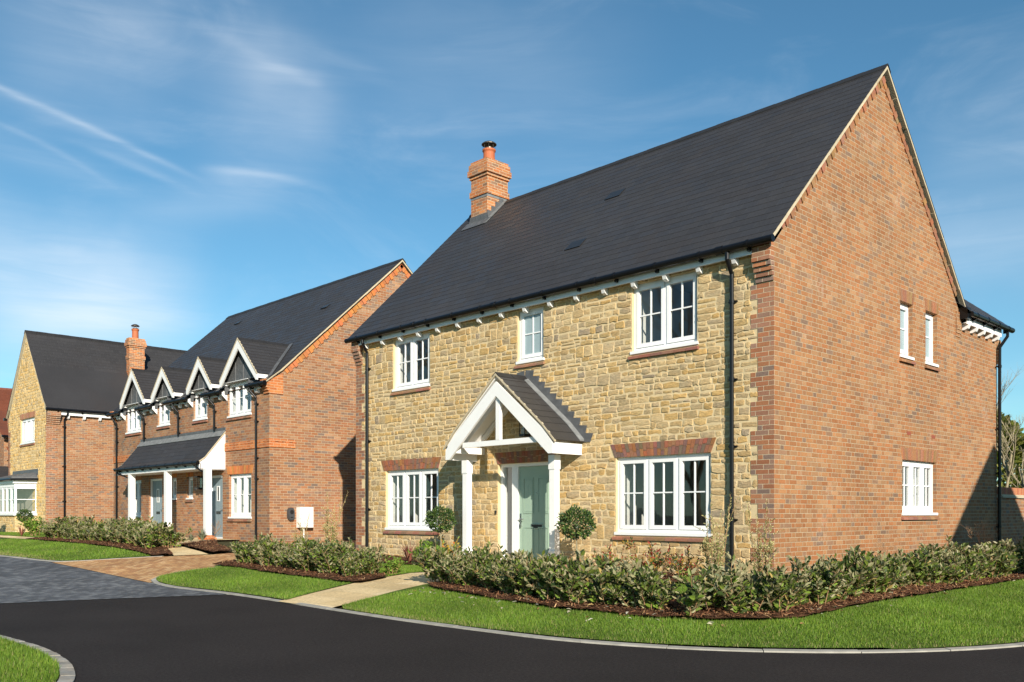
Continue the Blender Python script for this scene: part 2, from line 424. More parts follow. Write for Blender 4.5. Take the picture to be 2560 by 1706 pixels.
def ground_mats():
    mt, t, b = material('asphalt', .92, .12); o = t.obj()
    n1 = t.noise(o, 32, 6, .85); n2 = t.noise(o, .7, 5); n3 = t.noise(o, 200, 2)
    v = t.m('MULTIPLY', t.mr(n1, .32, .68, .4, 1.75), t.mr(n2, .3, .7, .85, 1.15))
    c = t.mix(1.0, (.028, .0235, .0225), t.vec(v, v, v), 'MULTIPLY')
    c = t.mix(t.mr(t.noise(o, 42, 4, .85), .60, .72, 0, .6), c, (.13, .115, .105)); t.put(b.inputs['Base Color'], c)
    t.put(b.inputs['Normal'], t.bump(t.m('ADD', n1, n3), .008, .6)); M['asphalt'] = mt

    def paver(name, w, hh, cols, mort, ang, rough=.8):
        mt, t, b = material(name, rough, .3); o = t.obj()
        mp = t.new('ShaderNodeMapping'); mp.inputs['Rotation'].default_value = (0, 0, ang); t.put(mp.inputs[0], o); x, y, z = t.sep(mp.outputs[0])
        yy = t.m('DIVIDE', t.m('ADD', y, 100.0), hh); row = t.m('FLOOR', yy); fy = t.m('MULTIPLY', t.m('FRACT', yy), hh)
        q = t.m('ADD', t.m('DIVIDE', t.m('ADD', x, 100.0), w), t.m('MULTIPLY', t.m('MODULO', row, 2.0), .5)); k = t.m('FLOOR', q); fx = t.m('MULTIPLY', t.m('FRACT', q), w)
        d = t.m('MINIMUM', t.m('MINIMUM', fx, t.m('SUBTRACT', w, fx)), t.m('MINIMUM', fy, t.m('SUBTRACT', hh, fy)))
        mask = t.mr(d, .002, .007, smooth=True); r = t.white(t.vec(k, row, 1.0)); c = t.ramp(r, cols, 'CONSTANT')
        g = t.mr(t.noise(o, 25, 5, .65), .25, .75, .7, 1.3); big = t.mr(t.noise(o, .9, 4), .3, .7, .8, 1.2); g = t.m('MULTIPLY', g, big)
        c = t.mix(1.0, c, t.vec(g, g, g), 'MULTIPLY'); t.put(b.inputs['Base Color'], t.mix(mask, mort, c))
        t.put(b.inputs['Normal'], t.bump(t.m('ADD', t.m('MULTIPLY', mask, t.mr(r, 0, 1, .6, 1.2)), t.m('MULTIPLY', g, .3)), .012, .8)); M[name] = mt
    paver('setts', .2, .1, [(0, (.10, .105, .115)), (.3, (.13, .135, .145)), (.55, (.085, .088, .095)), (.8, (.17, .175, .18))], (.06, .06, .062), R(45))
    paver('drive', .2, .1, [(0, (.50, .265, .11)), (.3, (.56, .32, .14)), (.55, (.42, .21, .09)), (.8, (.60, .37, .18))], (.22, .14, .08), R(45))
    paver('sandstone_paving', .6, .45, [(0, (.70, .53, .29)), (.4, (.74, .575, .33)), (.7, (.64, .475, .25))], (.52, .41, .25), 0)

    def soft(name, a, bcol, scale, bd, extra=None):
        mt, t, b = material(name, .95, .15); o = t.obj(); n = t.noise(o, scale, 5, .7); n2 = t.noise(o, scale * .12, 3)
        c = t.mix(t.mr(n, .35, .65), a, bcol); v = t.mr(n2, .3, .7, .75, 1.25); c = t.mix(1.0, c, t.vec(v, v, v), 'MULTIPLY'); t.put(b.inputs['Base Color'], c)
        t.put(b.inputs['Normal'], t.bump(n, bd, 1.0)); M[name] = mt
    soft('turf', (.06, .10, .016), (.11, .17, .026), 30, .02)
    soft('earth', (.05, .045, .02), (.08, .075, .03), 12, .02)
    soft('mulch', (.055, .026, .014), (.13, .06, .03), 40, .03)
    M['kerbstone'] = simple('kerbstone', (.34, .32, .28), .85, .25, 6, .25, bump=.4)
    M['edge_sett'] = unit_mat('edge_sett', 30, .25, .85, .5)
ground_mats()

# kerb and region outlines (metres, house corner at 0,0)
ARC = [(4.46 * math.cos(a), -1.25 + 4.46 * math.sin(a)) for a in [R(-90 + 90 * k / 14) for k in range(15)]]
KR = smooth_line([(-10.22, -3.95), (-10.32, -4.4), (-10.2, -5.0), (-9.88, -5.4), (-9.45, -5.6), (-8.6, -5.68), (-6.67, -5.6), (-4.78, -5.63), (-3.15, -5.71), (-1.6, -5.76)] + ARC[0:]) + [(4.46, 2), (4.46, 25)]
KL = [(-60, -6.3)] + smooth_line([(-24, -6.2), (-17.16, -6.08), (-15.86, -5.93), (-14.85, -5.68), (-14.48, -5.48), (-14.12, -5.0), (-13.8, -4.5), (-13.42, -3.95), (-13.1, -3.65)])
KN = [(-60, -9.9)] + smooth_line([(-14, -9.78), (-10, -9.75), (-7, -9.71), (-5, -9.67), (-3.56, -9.64), (-2.25, -9.6), (-1.27, -9.7), (-.70, -9.83), (-.30, -9.96), (.05, -10.14), (.24, -10.5), (.2, -11.2), (-.3, -13)])
DR = [(-14.5, -5.5)] + [p for p in KL if p[0] > -14.45] + [(-12.5, -3.05), (-12.3, -1.2), (-15.7, -.4), (-15.7, 8), (-11.4, 8), (-11.4, -.8), (-10.7, -3.55), (-10.22, -3.95)] + [p for p in KR[1:] if p[0] < -9.4] + [(-9.4, -5.66), (-11.87, -5.69), (-13.03, -5.7), (-14.6, -5.74)]
PATH = [(-4.8, -5.66), (-5.15, -4.6), (-5.45, -3.7), (-5.45, -1.4), (-6.5, -.9), (-6.5, -.02), (-3.5, -.02), (-3.5, -.9), (-4.0, -1.4), (-4.0, -3.6), (-3.85, -4.3), (-3.42, -5.66)]
SAND2 = [(-13.05, -3.62), (-12.5, -3.05), (-13.2, -2.9), (-15.25, -2.6), (-16.8, -1.0), (-17.8, -.35), (-17.8, .45), (-25.2, .45), (-25.2, -.5), (-18.8, -.6), (-17.2, -1.6), (-15.9, -2.4), (-14.9, -3.05)]
ground = region('ground', [(-400, -300), (300, -300), (300, 400), (-400, 400)], -.035, 'earth', .5, grid=(-46, 14, -16, 26)); tag(ground, kind='structure')
rd = [(-7.62, -9.7), (-7.36, -8.65), (-7.03, -7.32), (-6.56, -5.9), (-6.45, -5.62)] + [p for p in KR if p[0] > -6.4][:-1] + [(4.46, 60), (9.2, 60), (9.2, 0), (11, -4), (20, -7), (60, -8), (60, -40), (-1, -40)] + [p for p in KN[::-1] if p[0] > -7.5]
tag(region('road', rd, 0, 'asphalt', .6, grid=(-8, 12, -16, 0)), kind='structure')
st = [(-7.66, -9.7), (-7.39, -8.65), (-7.06, -7.32), (-6.59, -5.9), (-6.5, -5.64)] + [p for p in KR[::-1] if -9.4 < p[0] < -6.5] + [(-9.4, -5.68), (-11.87, -5.71), (-13.03, -5.72), (-14.6, -5.76)] + [p for p in KL[::-1] if p[0] < -14.6] + [(-60, -9.9), (-14, -9.78)]
tag(region('sett_paving', st, .004, 'setts', .6), kind='structure')
tag(region('driveway', DR, .006, 'drive', .4), kind='structure')
tag(region('path', PATH, .014, 'sandstone_paving', .3), kind='structure')
tag(region('path', SAND2, .02, 'sandstone_paving', .3), kind='structure')

BED1 = [(-10.45, -3.95), (-9.55, -3.8), (-7.87, -3.88), (-6.34, -3.98), (-5.6, -4.05), (-5.15, -3.95), (-5.25, -3.35), (-5.6, -3.2), (-8, -2.9), (-10.4, -2.8), (-10.7, -3.3)]
BED2 = [(-3.75, -3.73), (-3.36, -3.9), (-1.69, -4.2), (-.36, -4.37), (.18, -4.34), (.95, -4.33), (1.56, -4.05), (1.98, -3.7), (2.24, -3.2), (2.28, -1.9), (2.28, 2.7), (2.28, 12), (1.15, 12), (1.15, 0), (1.05, -2.6), (.4, -3.1), (-.36, -3.3), (-3.6, -2.75)]
BED3 = [(-3.5, -1.55), (.02, -1.55), (.9, -.9), (.9, 12), (.04, 12), (.04, -.04), (-3.5, -.04)]
BED4 = [(-11.2, -1.5), (-6.5, -1.5), (-6.5, -.04), (-11.2, -.04)]
BED5 = [(-24.5, -3.5), (-19.27, -3.57), (-16.29, -3.8), (-14.48, -3.85), (-13.45, -3.98), (-13.1, -3.62), (-14.9, -3.02), (-16.3, -2.55), (-20, -2.5), (-24.3, -2.4)]
BED6 = [(-15.2, -2.56), (-13.2, -2.86), (-12.55, -2.9), (-12.5, -2.3), (-14.6, -1.8), (-16.5, -.95), (-17.2, -.75), (-16.6, -1.05)]
BEDS = [BED1, BED2, BED3, BED4, BED5, BED6]
mulch = []
for b_ in BEDS:
    o = region('mulch_bed', b_, .045, 'mulch', .12, bumpy=.03); tag(o, 'brown bark mulch spread over the planting beds', 'mulch', kind='stuff'); mulch.append(o)
LAWN1 = [p for p in KR if p[0] < -4.75 and not (p[0] < -9.4 and p[1] > -4.0)]
LAWN1 = [(x + (.09 if x < -10 else 0), y + (.1 if y < -5.3 else 0)) for x, y in LAWN1] + [(-5.17, -4.58), (-5.47, -3.68), (-5.47, -1.4), (-6.5, -1.4), (-11.0, -1.4), (-10.7, -3.5)]
LAWN2 = [(-3.43, -5.45)] + [(x * (1 - .1 / 4.46) if x > 0 else x, y + (.1 if y < -4 else 0)) for x, y in KR if x > -3.3][:-1] + [(4.36, 14), (.5, 14), (.5, -1.2), (0, -1.5), (-3.6, -1.5), (-3.98, -3.6), (-3.83, -4.3)]
LAWN3 = [(x, y + .1) for x, y in KL if x > -40 and x < -14] + [(-13.5, -3.98), (-14.48, -3.82), (-19.3, -3.55), (-24.6, -3.45), (-40, -3.45)]
LAWN4 = [(x, y - .11) for x, y in KN if x < -.8 and y > -10.3] + [(-.34, -10.07), (-.03, -10.22), (.13, -10.53), (.09, -11.2), (-.45, -13), (-60, -16)]
LAWN5 = [(-40, -2.9), (-25, -2.9), (-24.7, -.9), (-40, -.9)]
for L in (LAWN1, LAWN2, LAWN3, LAWN4, LAWN5): tag(region('lawn', L, .022, 'turf', .35), kind='structure')
tag(region('path', [(-40, -3.38), (-24.8, -3.38), (-24.9, -2.95), (-40, -2.95)], .025, 'sandstone_paving', .5), kind='structure')


def kerb(name, line, w=.09, top=.02, seg=.9, inner=1, mat='kerbstone', cols=None):
    mb = MB(); acc = 0; L = [0]
    for a, b in zip(line, line[1:]): L.append(L[-1] + math.dist(a, b))
    def at(s):
        s = min(max(s, 0), L[-1]); i = max(k for k in range(len(L)) if L[k] <= s + 1e-9); i = min(i, len(line) - 2)
        t = (s - L[i]) / max(L[i + 1] - L[i], 1e-9); a, b = line[i], line[i + 1]
        p = (a[0] + (b[0] - a[0]) * t, a[1] + (b[1] - a[1]) * t); d = Vector((b[0] - a[0], b[1] - a[1])).normalized(); return p, Vector((-d.y, d.x)) * inner
    n = int(L[-1] / seg)
    for i in range(n):
        s0 = i * seg + .004; s1 = (i + 1) * seg - .004; dz = rnd.uniform(-.003, .003); m = 2 if seg > .5 else 1; mb.c = cols and rnd.choice(cols)
        for j in range(m):
            (p, n0), (q, n1) = at(s0 + (s1 - s0) * j / m), at(s0 + (s1 - s0) * (j + 1) / m)
            pi, qi = Vector(p) + n0 * w, Vector(q) + n1 * w; hz = lambda a: hgt(a[0], a[1])
            z = min(hz(p), hz(q)) - .05
            mb.hexa([(*p, z), (*q, z), (qi.x, qi.y, z), (pi.x, pi.y, z), (*p, hz(p) + top - .006 + dz), (*q, hz(q) + top - .006 + dz), (qi.x, qi.y, hz(q) + top + dz), (pi.x, pi.y, hz(p) + top + dz)])
    return tag(mb.build(name, mat), kind='structure')
kerb('kerb', KR[:-1] + [(4.46, 14)]); kerb('kerb', [p for p in KL if p[0] > -42]); kerb('kerb', [p for p in KN if p[0] > -40], w=.11, seg=.2, inner=-1, mat='edge_sett', top=.02, cols=[(.30, .285, .255), (.34, .325, .29), (.27, .26, .235), (.38, .36, .32)])


# ------------------------------------------------------------------ stone and brick units
STONE_COLS = [(.49, .35, .165), (.46, .335, .175), (.52, .385, .205), (.44, .335, .19), (.42, .325, .20), (.50, .335, .14), (.53, .40, .22), (.445, .315, .155), (.47, .365, .22)]


def stone(mb, s0, s1, z0, z1, r, wav, clip=None, tint=(1, 1, 1)):
    g = .006 + r.random() * .007
    s0 += g; s1 -= g; z0 += g; z1 -= g
    w, h = s1 - s0, z1 - z0
    if clip: s0, s1 = clip(s0, s1, z0, z1); w = s1 - s0
    if w < .04 or h < .022: return
    c = r.choice(STONE_COLS); k = r.uniform(.86, 1.1)
    if r.random() < .02: c = (.33, .265, .185)
    mb.c = tuple(x * k * q for x, q in zip(c, tint))
    j = lambda a: r.uniform(-a, a)
    jh = min(.02, h * .2); jw = min(.014, w * .1)
    cut = min(.013, h * .14)
    pts = [(s0 + cut + j(.006), z0 + j(jh) * .6), (s0 + w * (.5 + j(.12)), z0 + j(jh)), (s1 - cut + j(.006), z0 + j(jh) * .6), (s1 + j(jw), z0 + cut), (s1 + j(jw), z1 - cut), (s1 - cut, z1 + j(jh) * .6), (s0 + w * (.5 + j(.12)), z1 + j(jh)), (s0 + cut, z1 + j(jh) * .6), (s0 + j(jw), z1 - cut), (s0 + j(jw), z0 + cut)]
    d = .003 + r.random() * .011
    cx, cz = (s0 + s1) / 2, (z0 + z1) / 2
    tx, tz = j(.03), j(.05)
    n = len(pts)
    A = [mb.vert(p[0], p[1] + wav(p[0], p[1]), -.004) for p in pts]
    ins = .007
    B = []
    for p in pts:
        qs = p[0] + (ins if p[0] < cx else -ins) * min(1, abs(p[0] - cx) / (w * .3)); qz = p[1] + (ins if p[1] < cz else -ins)
        B.append(mb.vert(qs, qz + wav(qs, qz), max(.002, d + (p[0] - cx) * tx + (p[1] - cz) * tz)))
    ce = mb.vert(cx + j(w * .15), cz + j(h * .15) + wav(cx, cz), d + .001 + r.random() * .005)
    for i in range(n):
        q = (i + 1) % n
        mb.fi([A[i], A[q], B[q], B[i]]); mb.fi([B[i], B[q], ce])


def stone_field(mb, levels, s0, s1, blocked, seed=1, wave=.012, limit=None, scale=1.0, clip=None, tint=(1, 1, 1)):
    """random rubble in s0..s1 between levels; blocked(z0,z1)->list of (a,b) taken by openings"""
    r = random.Random(seed); ph = [r.uniform(0, 6) for _ in range(4)]
    wav = lambda s, z: wave * (math.sin(s * 1.3 + ph[0] + z * .7) * .6 + math.sin(s * 3.1 + ph[1] - z * 1.9) * .4)
    for za, zb in zip(levels, levels[1:]):
        n = max(1, round((zb - za) / (.225 * scale))); hs = [r.uniform(.8, 1.2) for _ in range(n)]; tot = sum(hs); z = za
        for hh in hs:
            z0, z1 = z, z + (zb - za) * hh / tot; z = z1
            bl = sorted(blocked(z0 + .004, z1 - .004)); free = []; c = s0
            e1 = s1
            if limit:
                c, e1 = limit(z0, z1)
            for a, b in bl:
                if a > c: free.append((c, min(a, e1)))
                c = max(c, b)
            if c < e1: free.append((c, e1))
            for a, b in free:
                x = a
                while x < b - .02:
                    w = r.uniform(.3, .75) * scale
                    if b - (x + w) < .2 * scale: w = b - x
                    H = z1 - z0; k = r.random()
                    def split(zz0, zz1, lo, hi):
                        y = x
                        while y < x + w - 1e-6:
                            q = r.uniform(lo, hi) * scale
                            if x + w - (y + q) < lo * .7 * scale: q = x + w - y
                            stone(mb, y, y + q, zz0, zz1, r, wav, clip, tint); y += q
                    if k < .06: split(z0, z1, .15, .30)
                    elif k < .93:
                        m = z0 + H * r.uniform(.42, .58); split(z0, m, .12, .31); split(m, z1, .12, .31)
                    else:
                        m1 = z0 + H * r.uniform(.29, .36); m2 = z0 + H * r.uniform(.62, .7); split(z0, m1, .17, .38); split(m1, m2, .15, .34); split(m2, z1, .17, .38)
                    x += w


def wall_panel(mb, s0, s1, z0, z1, holes, recess=.1, apex=None, depth=0.0):
    S = sorted({s0, s1, *[h[0] for h in holes], *[h[1] for h in holes]}); Z = sorted({z0, z1, *[h[2] for h in holes], *[h[3] for h in holes]})
    for a, b in zip(S, S[1:]):
        for c, d in zip(Z, Z[1:]):
            m = ((a + b) / 2, (c + d) / 2)
            if any(h[0] < m[0] < h[1] and h[2] < m[1] < h[3] for h in holes): continue
            mb.face([(a, c, depth), (b, c, depth), (b, d, depth), (a, d, depth)])
    for h in holes:
        a, b, c, d = h[:4]; e = depth - (h[4] if len(h) > 4 else recess)
        for p, q in (((a, c), (b, c)), ((b, c), (b, d)), ((b, d), (a, d)), ((a, d), (a, c))):
            mb.face([(*p, depth), (*q, depth), (*q, e), (*p, e)])
    if apex: mb.face([(s0, z1, depth), (s1, z1, depth), (apex[0], apex[1], depth)])


BCOL = [(.30, .118, .062), (.27, .12, .075), (.33, .145, .075), (.23, .125, .088), (.28, .14, .088), (.19, .118, .092), (.31, .12, .06)]
OCOL = [(.48, .175, .065), (.52, .205, .075), (.44, .155, .06), (.50, .19, .07)]


def arch(parent, T, a, b, z0, z1, flare, cols=BCOL, d=.012, seed=1, two=True):
    """flat gauged arch: bricks on end, leaning out towards the ends"""
    r = random.Random(seed); mb = MB(T); mb.c = (.55, .42, .27)
    mb.hexa([(a, z0, -.02), (b, z0, -.02), (b + flare, z1, -.02), (a - flare, z1, -.02), (a, z0, .0012), (b, z0, .0012), (b + flare, z1, .0012), (a - flare, z1, .0012)])
    n = round((b - a) / .072); m = (a + b) / 2; half = (b - a) / 2; k0 = (half + flare) / half
    for i in range(n):
        p, q = a + (b - a) * i / n + .004, a + (b - a) * (i + 1) / n - .004
        up = lambda s, t: m + (s - m) * (1 + (k0 - 1) * t)
        cuts = [0, r.choice((.4, .5, .62)) if i % 2 else r.choice((.35, .55)), 1] if two else [0, 1]
        for t0, t1 in zip(cuts, cuts[1:]):
            g = .02; t0 += g if t0 > 0 else 0; t1 -= g if t1 < 1 else 0
            mb.c = tuple(x * r.uniform(.85, 1.15) for x in r.choice(cols)); za, zb = z0 + (z1 - z0) * t0, z0 + (z1 - z0) * t1
            mb.hexa([(up(p, t0), za, 0), (up(q, t0), za, 0), (up(q, t1), zb, 0), (up(p, t1), zb, 0), (up(p, t0), za, d), (up(q, t0), za, d), (up(q, t1), zb, d), (up(p, t1), zb, d)])
    return mb.build('arch', 'brick_unit', parent)


def window(house, T, s0, s1, z0, z1, n=2, rec=.06, bars=(1, 1), frost=False, brick_sill=True, room=(2.6, .25), handle=None, label=None, widths=None):
    fr = MB(T); dF = -rec
    zb = z0 + .05
    fr.ring(s0, s1, zb, z1, .05, dF - .07, dF)
    fr.box(s0 - .03, s1 + .03, z0, zb, dF - .07, .025)
    lw = widths or [1 / n] * n; x = s0 + .05; W = s1 - s0 - .10; pane = MB(T); hd = MB(T)
    for i, w in enumerate(lw):
        a, b = x, x + W * w; x = b
        if i: fr.box(a - .022, a + .022, zb + .05, z1 - .05, dF - .07, dF - .004)
        a2 = a + (.028 if i else .006); b2 = b - (.028 if i < len(lw) - 1 else .006); c2, d2 = zb + .056, z1 - .056
        sw = .058
        fr.ring(a2, b2, c2, d2, sw, dF - .05, dF + .014, wb=.07)
        gi = (a2 + sw, b2 - sw, c2 + .07, d2 - sw)
        pane.face([(gi[0] - .01, gi[2] - .01, dF - .022), (gi[1] + .01, gi[2] - .01, dF - .022), (gi[1] + .01, gi[3] + .01, dF - .022), (gi[0] - .01, gi[3] + .01, dF - .022)])
        vb, hb = bars
        hz = (gi[2] + gi[3]) / 2 + .02
        if hb: fr.box(gi[0], gi[1], hz - .011, hz + .011, dF - .036, dF - .006)
        for k in range(vb):
            sx = gi[0] + (gi[1] - gi[0]) * (k + 1) / (vb + 1)
            if hb: fr.box(sx - .011, sx + .011, gi[2], hz - .011, dF - .035, dF - .007); fr.box(sx - .011, sx + .011, hz + .011, gi[3], dF - .035, dF - .007)
            else: fr.box(sx - .011, sx + .011, gi[2], gi[3], dF - .035, dF - .007)
    w = fr.build('window', 'upvc', house)
    if label: w['label'] = label
    pane.build('pane', 'frost' if frost else 'glass', w, recalc=False)
    if not frost:
        rv = MB(T); e0, e1 = dF - .075, dF - .46
        for p, q in (((s0, zb), (s1, zb)), ((s1, zb), (s1, z1)), ((s1, z1), (s0, z1)), ((s0, z1), (s0, zb))): rv.face([(*p, e0), (*q, e0), (*q, e1), (*p, e1)])
        D, ex = room; a, b, c, d = s0 - ex, s1 + ex, z0 - .75, z1 + .25; e2 = e1 - D
        rv.mat = 0
        rv.face([(a, c, e1), (a, d, e1), (a, d, e2), (a, c, e2)])
        rv.mat = 1
        for q in ([(b, c, e1), (b, d, e1), (b, d, e2), (b, c, e2)], [(a, c, e1), (b, c, e1), (b, c, e2), (a, c, e2)], [(a, d, e1), (b, d, e1), (b, d, e2), (a, d, e2)], [(a, c, e2), (b, c, e2), (b, d, e2), (a, d, e2)]): rv.face(q)
        # the wall round the opening, seen from inside
        for q in ((a, s0, c, d), (s1, b, c, d), (s0, s1, c, zb), (s0, s1, z1, d)): rv.face([(q[0], q[2], e1), (q[1], q[2], e1), (q[1], q[3], e1), (q[0], q[3], e1)])
        rv.build('reveal', ['plaster', 'room'], w, recalc=False)
    if brick_sill:
        sm = MB(T); k = max(3, round((s1 - s0 + .1) / .225)); a, b = s0 - .06, s1 + .04
        for i in range(k):
            p, q = a + (b - a) * i / k + .003, a + (b - a) * (i + 1) / k - .003
            sm.c = tuple(x * rnd.uniform(.85, 1.12) for x in rnd.choice([(.29, .15, .095), (.26, .13, .085), (.32, .17, .11)]))
            sm.hexa([(p, z0 - .075, -.05), (q, z0 - .075, -.05), (q, z0 - .004, -.05), (p, z0 - .004, -.05), (p, z0 - .085, .05), (q, z0 - .085, .05), (q, z0 - .045, .05), (p, z0 - .045, .05)])
        sm.build('sill', 'sill', w)
    return w


def slates(mb, A, B, C, D, e=.2, t=.005, v0=0, last=True):
    A, B, C, D = map(Vector, (A, B, C, D)); N = (B - A).cross(C - A).normalized()
    if N.z < 0: N = -N
    L = (C - A).length; n = max(1, round(L / e)); al = (B - A).normalized()
    for i in range(n):
        f0, f1 = i / n, (i + 1) / n
        a0, b0, a1, b1 = A.lerp(C, f0), B.lerp(D, f0), A.lerp(C, f1), B.lerp(D, f1); lo, hi = N * t, N * .001
        uu = lambda p: (p - A).dot(al)
        mb.face([a0 + lo, b0 + lo, b1 + hi, a1 + hi], [(uu(a0), v0 + i + .01), (uu(b0), v0 + i + .01), (uu(b1), v0 + i + .97), (uu(a1), v0 + i + .97)])
        mb.face([a0 - N * (.0 if i else .012), b0 - N * (.0 if i else .012), b0 + lo, a0 + lo], [(uu(a0), v0 + i + .01)] * 4)
    return v0 + n


def ridge_tiles(mb, P, Q, down1, down2, w=.16, seg=.45, lift=.03):
    P, Q = Vector(P), Vector(Q); L = (Q - P).length; n = max(1, round(L / seg)); d = (Q - P).normalized(); up = Vector((0, 0, lift)); d1, d2 = Vector(down1).normalized() * w, Vector(down2).normalized() * w
    for i in range(n):
        a = P + d * (L * i / n + .003); b = P + d * (L * (i + 1) / n - .003); th = Vector((0, 0, .022))
        lift2 = up + Vector((0, 0, .004 * (i % 2)))
        for dd in (d1, d2):
            mb.hexa([a + lift2 - th, b + lift2 - th, b + dd + lift2 - th, a + dd + lift2 - th, a + lift2, b + lift2, b + dd + lift2, a + dd + lift2])


def gutter(house, p, q, r=.058, out=(0, -1, 0), brk=.85, dz=-.0):
    mb = MB(); p, q = Vector(p), Vector(q); L = (q - p).length; d = (q - p).normalized()
    mb.tube([p, q], r, 12)
    k = max(2, round(L / brk)); o = Vector(out)
    for i in range(k):
        c = p + d * (L * (i + .5) / k); mb.tube([c - d * .018, c + d * .018], r + .008, 12)
        a = c - o * .02; s = d * .022
        mb.hexa([a - s - Vector((0, 0, .10)), a + s - Vector((0, 0, .10)), a + s - o * .07 - Vector((0, 0, .10)), a - s - o * .07 - Vector((0, 0, .10)), a - s + o * .03, a + s + o * .03, a + s - o * .07, a - s - o * .07])
    for i in range(1, int(L / 2.6) + 1):
        c = p + d * min(i * 2.6, L - .2); mb.tube([c - d * .06, c + d * .06], r + .01, 12)
    return mb.build('gutter', 'black', house)


def downpipe(house, pts, r=.034, clips=(), out=(0, -1, 0)):
    mb = MB(); mb.tube(pts, r, 10)
    o = Vector(out)
    for z in clips:
        x, y = pts[-1][0], pts[-1][1]
        for p in pts:
            if p[2] < z + .3: x, y = p[0], p[1]; break
        mb.tube([(x, y, z - .03), (x, y, z + .03)], r + .009, 10)
        s = Vector((o.y, -o.x, 0)) * .075; c = Vector((x, y, z))
        w = Vector((abs(s.x), abs(s.y), 0))
        mb.hexa([c - w - o * .02 + Vector((0, 0, -.012)), c + w - o * .02 + Vector((0, 0, -.012)), c + w - o * .055 + Vector((0, 0, -.012)), c - w - o * .055 + Vector((0, 0, -.012)), c - w - o * .02 + Vector((0, 0, .012)), c + w - o * .02 + Vector((0, 0, .012)), c + w - o * .055 + Vector((0, 0, .012)), c - w - o * .055 + Vector((0, 0, .012))])
    return mb.build('downpipe', 'black', house)


def rafter_feet(house, T, S, ztop, w=.075, proj=.15, h=.14):
    """white shaped brackets under the eaves, each a part"""
    for s in S:
        mb = MB(T); a, b = s - w / 2, s + w / 2
        mb.extrude([(a, ztop, -.01), (a, ztop - h, -.01), (a, ztop - h, proj * .35), (a, ztop - h * .78, proj * .8), (a, ztop - h * .3, proj), (a, ztop, proj)], (b - a, 0, 0))
        mb.build('eaves_bracket', 'white', house)


def quoin(house, T, edge, sgn, z0, z1, wide, narrow, mat='brick_quoin', d=.008, start=1):
    mb = MB(T); z = z1; k = start
    while z > z0:
        zz = max(z - .225, z0); w = wide if k % 2 else narrow; a, b = sorted((edge - sgn * .0015, edge + sgn * w))
        mb.box(a, b, zz, z, -.0, d); z = zz; k += 1
    return mb.build('quoin', mat, house)


def quoin_blocks(edge, sgn, z0, z1, wide, narrow, start=1):
    out = []; z = z1; k = start
    while z > z0:
        zz = max(z - .225, z0); w = wide if k % 2 else narrow; out.append((*sorted((edge, edge + sgn * w)), zz, z)); z = zz; k += 1
    return out


def quoin_clip(blocks):
    """trims a stone back to the brick quoin blocks it would run into"""
    def f(s0, s1, z0, z1):
        for a, b, c, d in blocks:
            if min(z1, d) - max(z0, c) < .018: continue
            if s1 > a and s0 < b:
                if (a + b) / 2 > (s0 + s1) / 2: s1 = min(s1, a - .008)
                else: s0 = max(s0, b + .008)
        return s0, s1
    return f


def corbel(house, T, a, b, z0, n=4, step=.032, mat='brick_quoin', top=0.0):
    mb = MB(T)
    a -= .0017; b += .0017
    for k in range(n): mb.box(a, b, z0 + .075 * k + .008, z0 + .075 * (k + 1), 0, step * (k + 1))
    if top: mb.box(a, b, z0 + .075 * n + .002, z0 + .075 * n + top, 0, step * (n) - .012)
    return mb.build('corbel', mat, house)


def rake_dentils(house, T, P, Q, band=.16, cols=BCOL, proud=.022, name='verge_brickwork', inset=.02, seed=3, tooth=True):
    """cut bricks under the verge along the slope P->Q (s,z), teeth on the lower edge"""
    r = random.Random(seed); mb = MB(T); P, Q = Vector(P), Vector(Q); d = (Q - P).normalized(); n = Vector((-d.y, d.x)); n = -n if n.y > 0 else n
    L = (Q - P).length; k = int(L / .115); st = L / k
    for i in range(k):
        a = P + d * (st * i + .005); b = P + d * (st * (i + 1) - .005); mb.c = tuple(x * r.uniform(.85, 1.15) for x in r.choice(cols))
        lo = band + (.035 if (i % 2 and tooth) else 0); pr = proud + (.012 if i % 2 else 0)
        q = [a + n * inset, b + n * inset, b + n * lo, a + n * lo]
        mb.hexa([(p.x, p.y, -.03) for p in q] + [(p.x, p.y, pr) for p in q])
    return mb.build(name, 'brick_unit', house)


def verge_strip(house, T, P, Q, d0=-.02, d1=.07, th=.042, lift=.0, mat='verge'):
    mb = MB(T); P, Q = Vector(P), Vector(Q); d = (Q - P).normalized(); n = Vector((-d.y, d.x)); n = -n if n.y > 0 else n
    k = max(1, int((Q - P).length / .6))
    for i in range(k):
        a, b = P.lerp(Q, i / k), P.lerp(Q, (i + 1) / k); t2 = th * rnd.uniform(.85, 1.15)
        q = [a, b, b + n * t2, a + n * t2]
        mb.hexa([(p.x, p.y, d0) for p in q] + [(p.x, p.y, d1 + rnd.uniform(-.003, .003)) for p in q])
    return mb.build('verge', mat, house)


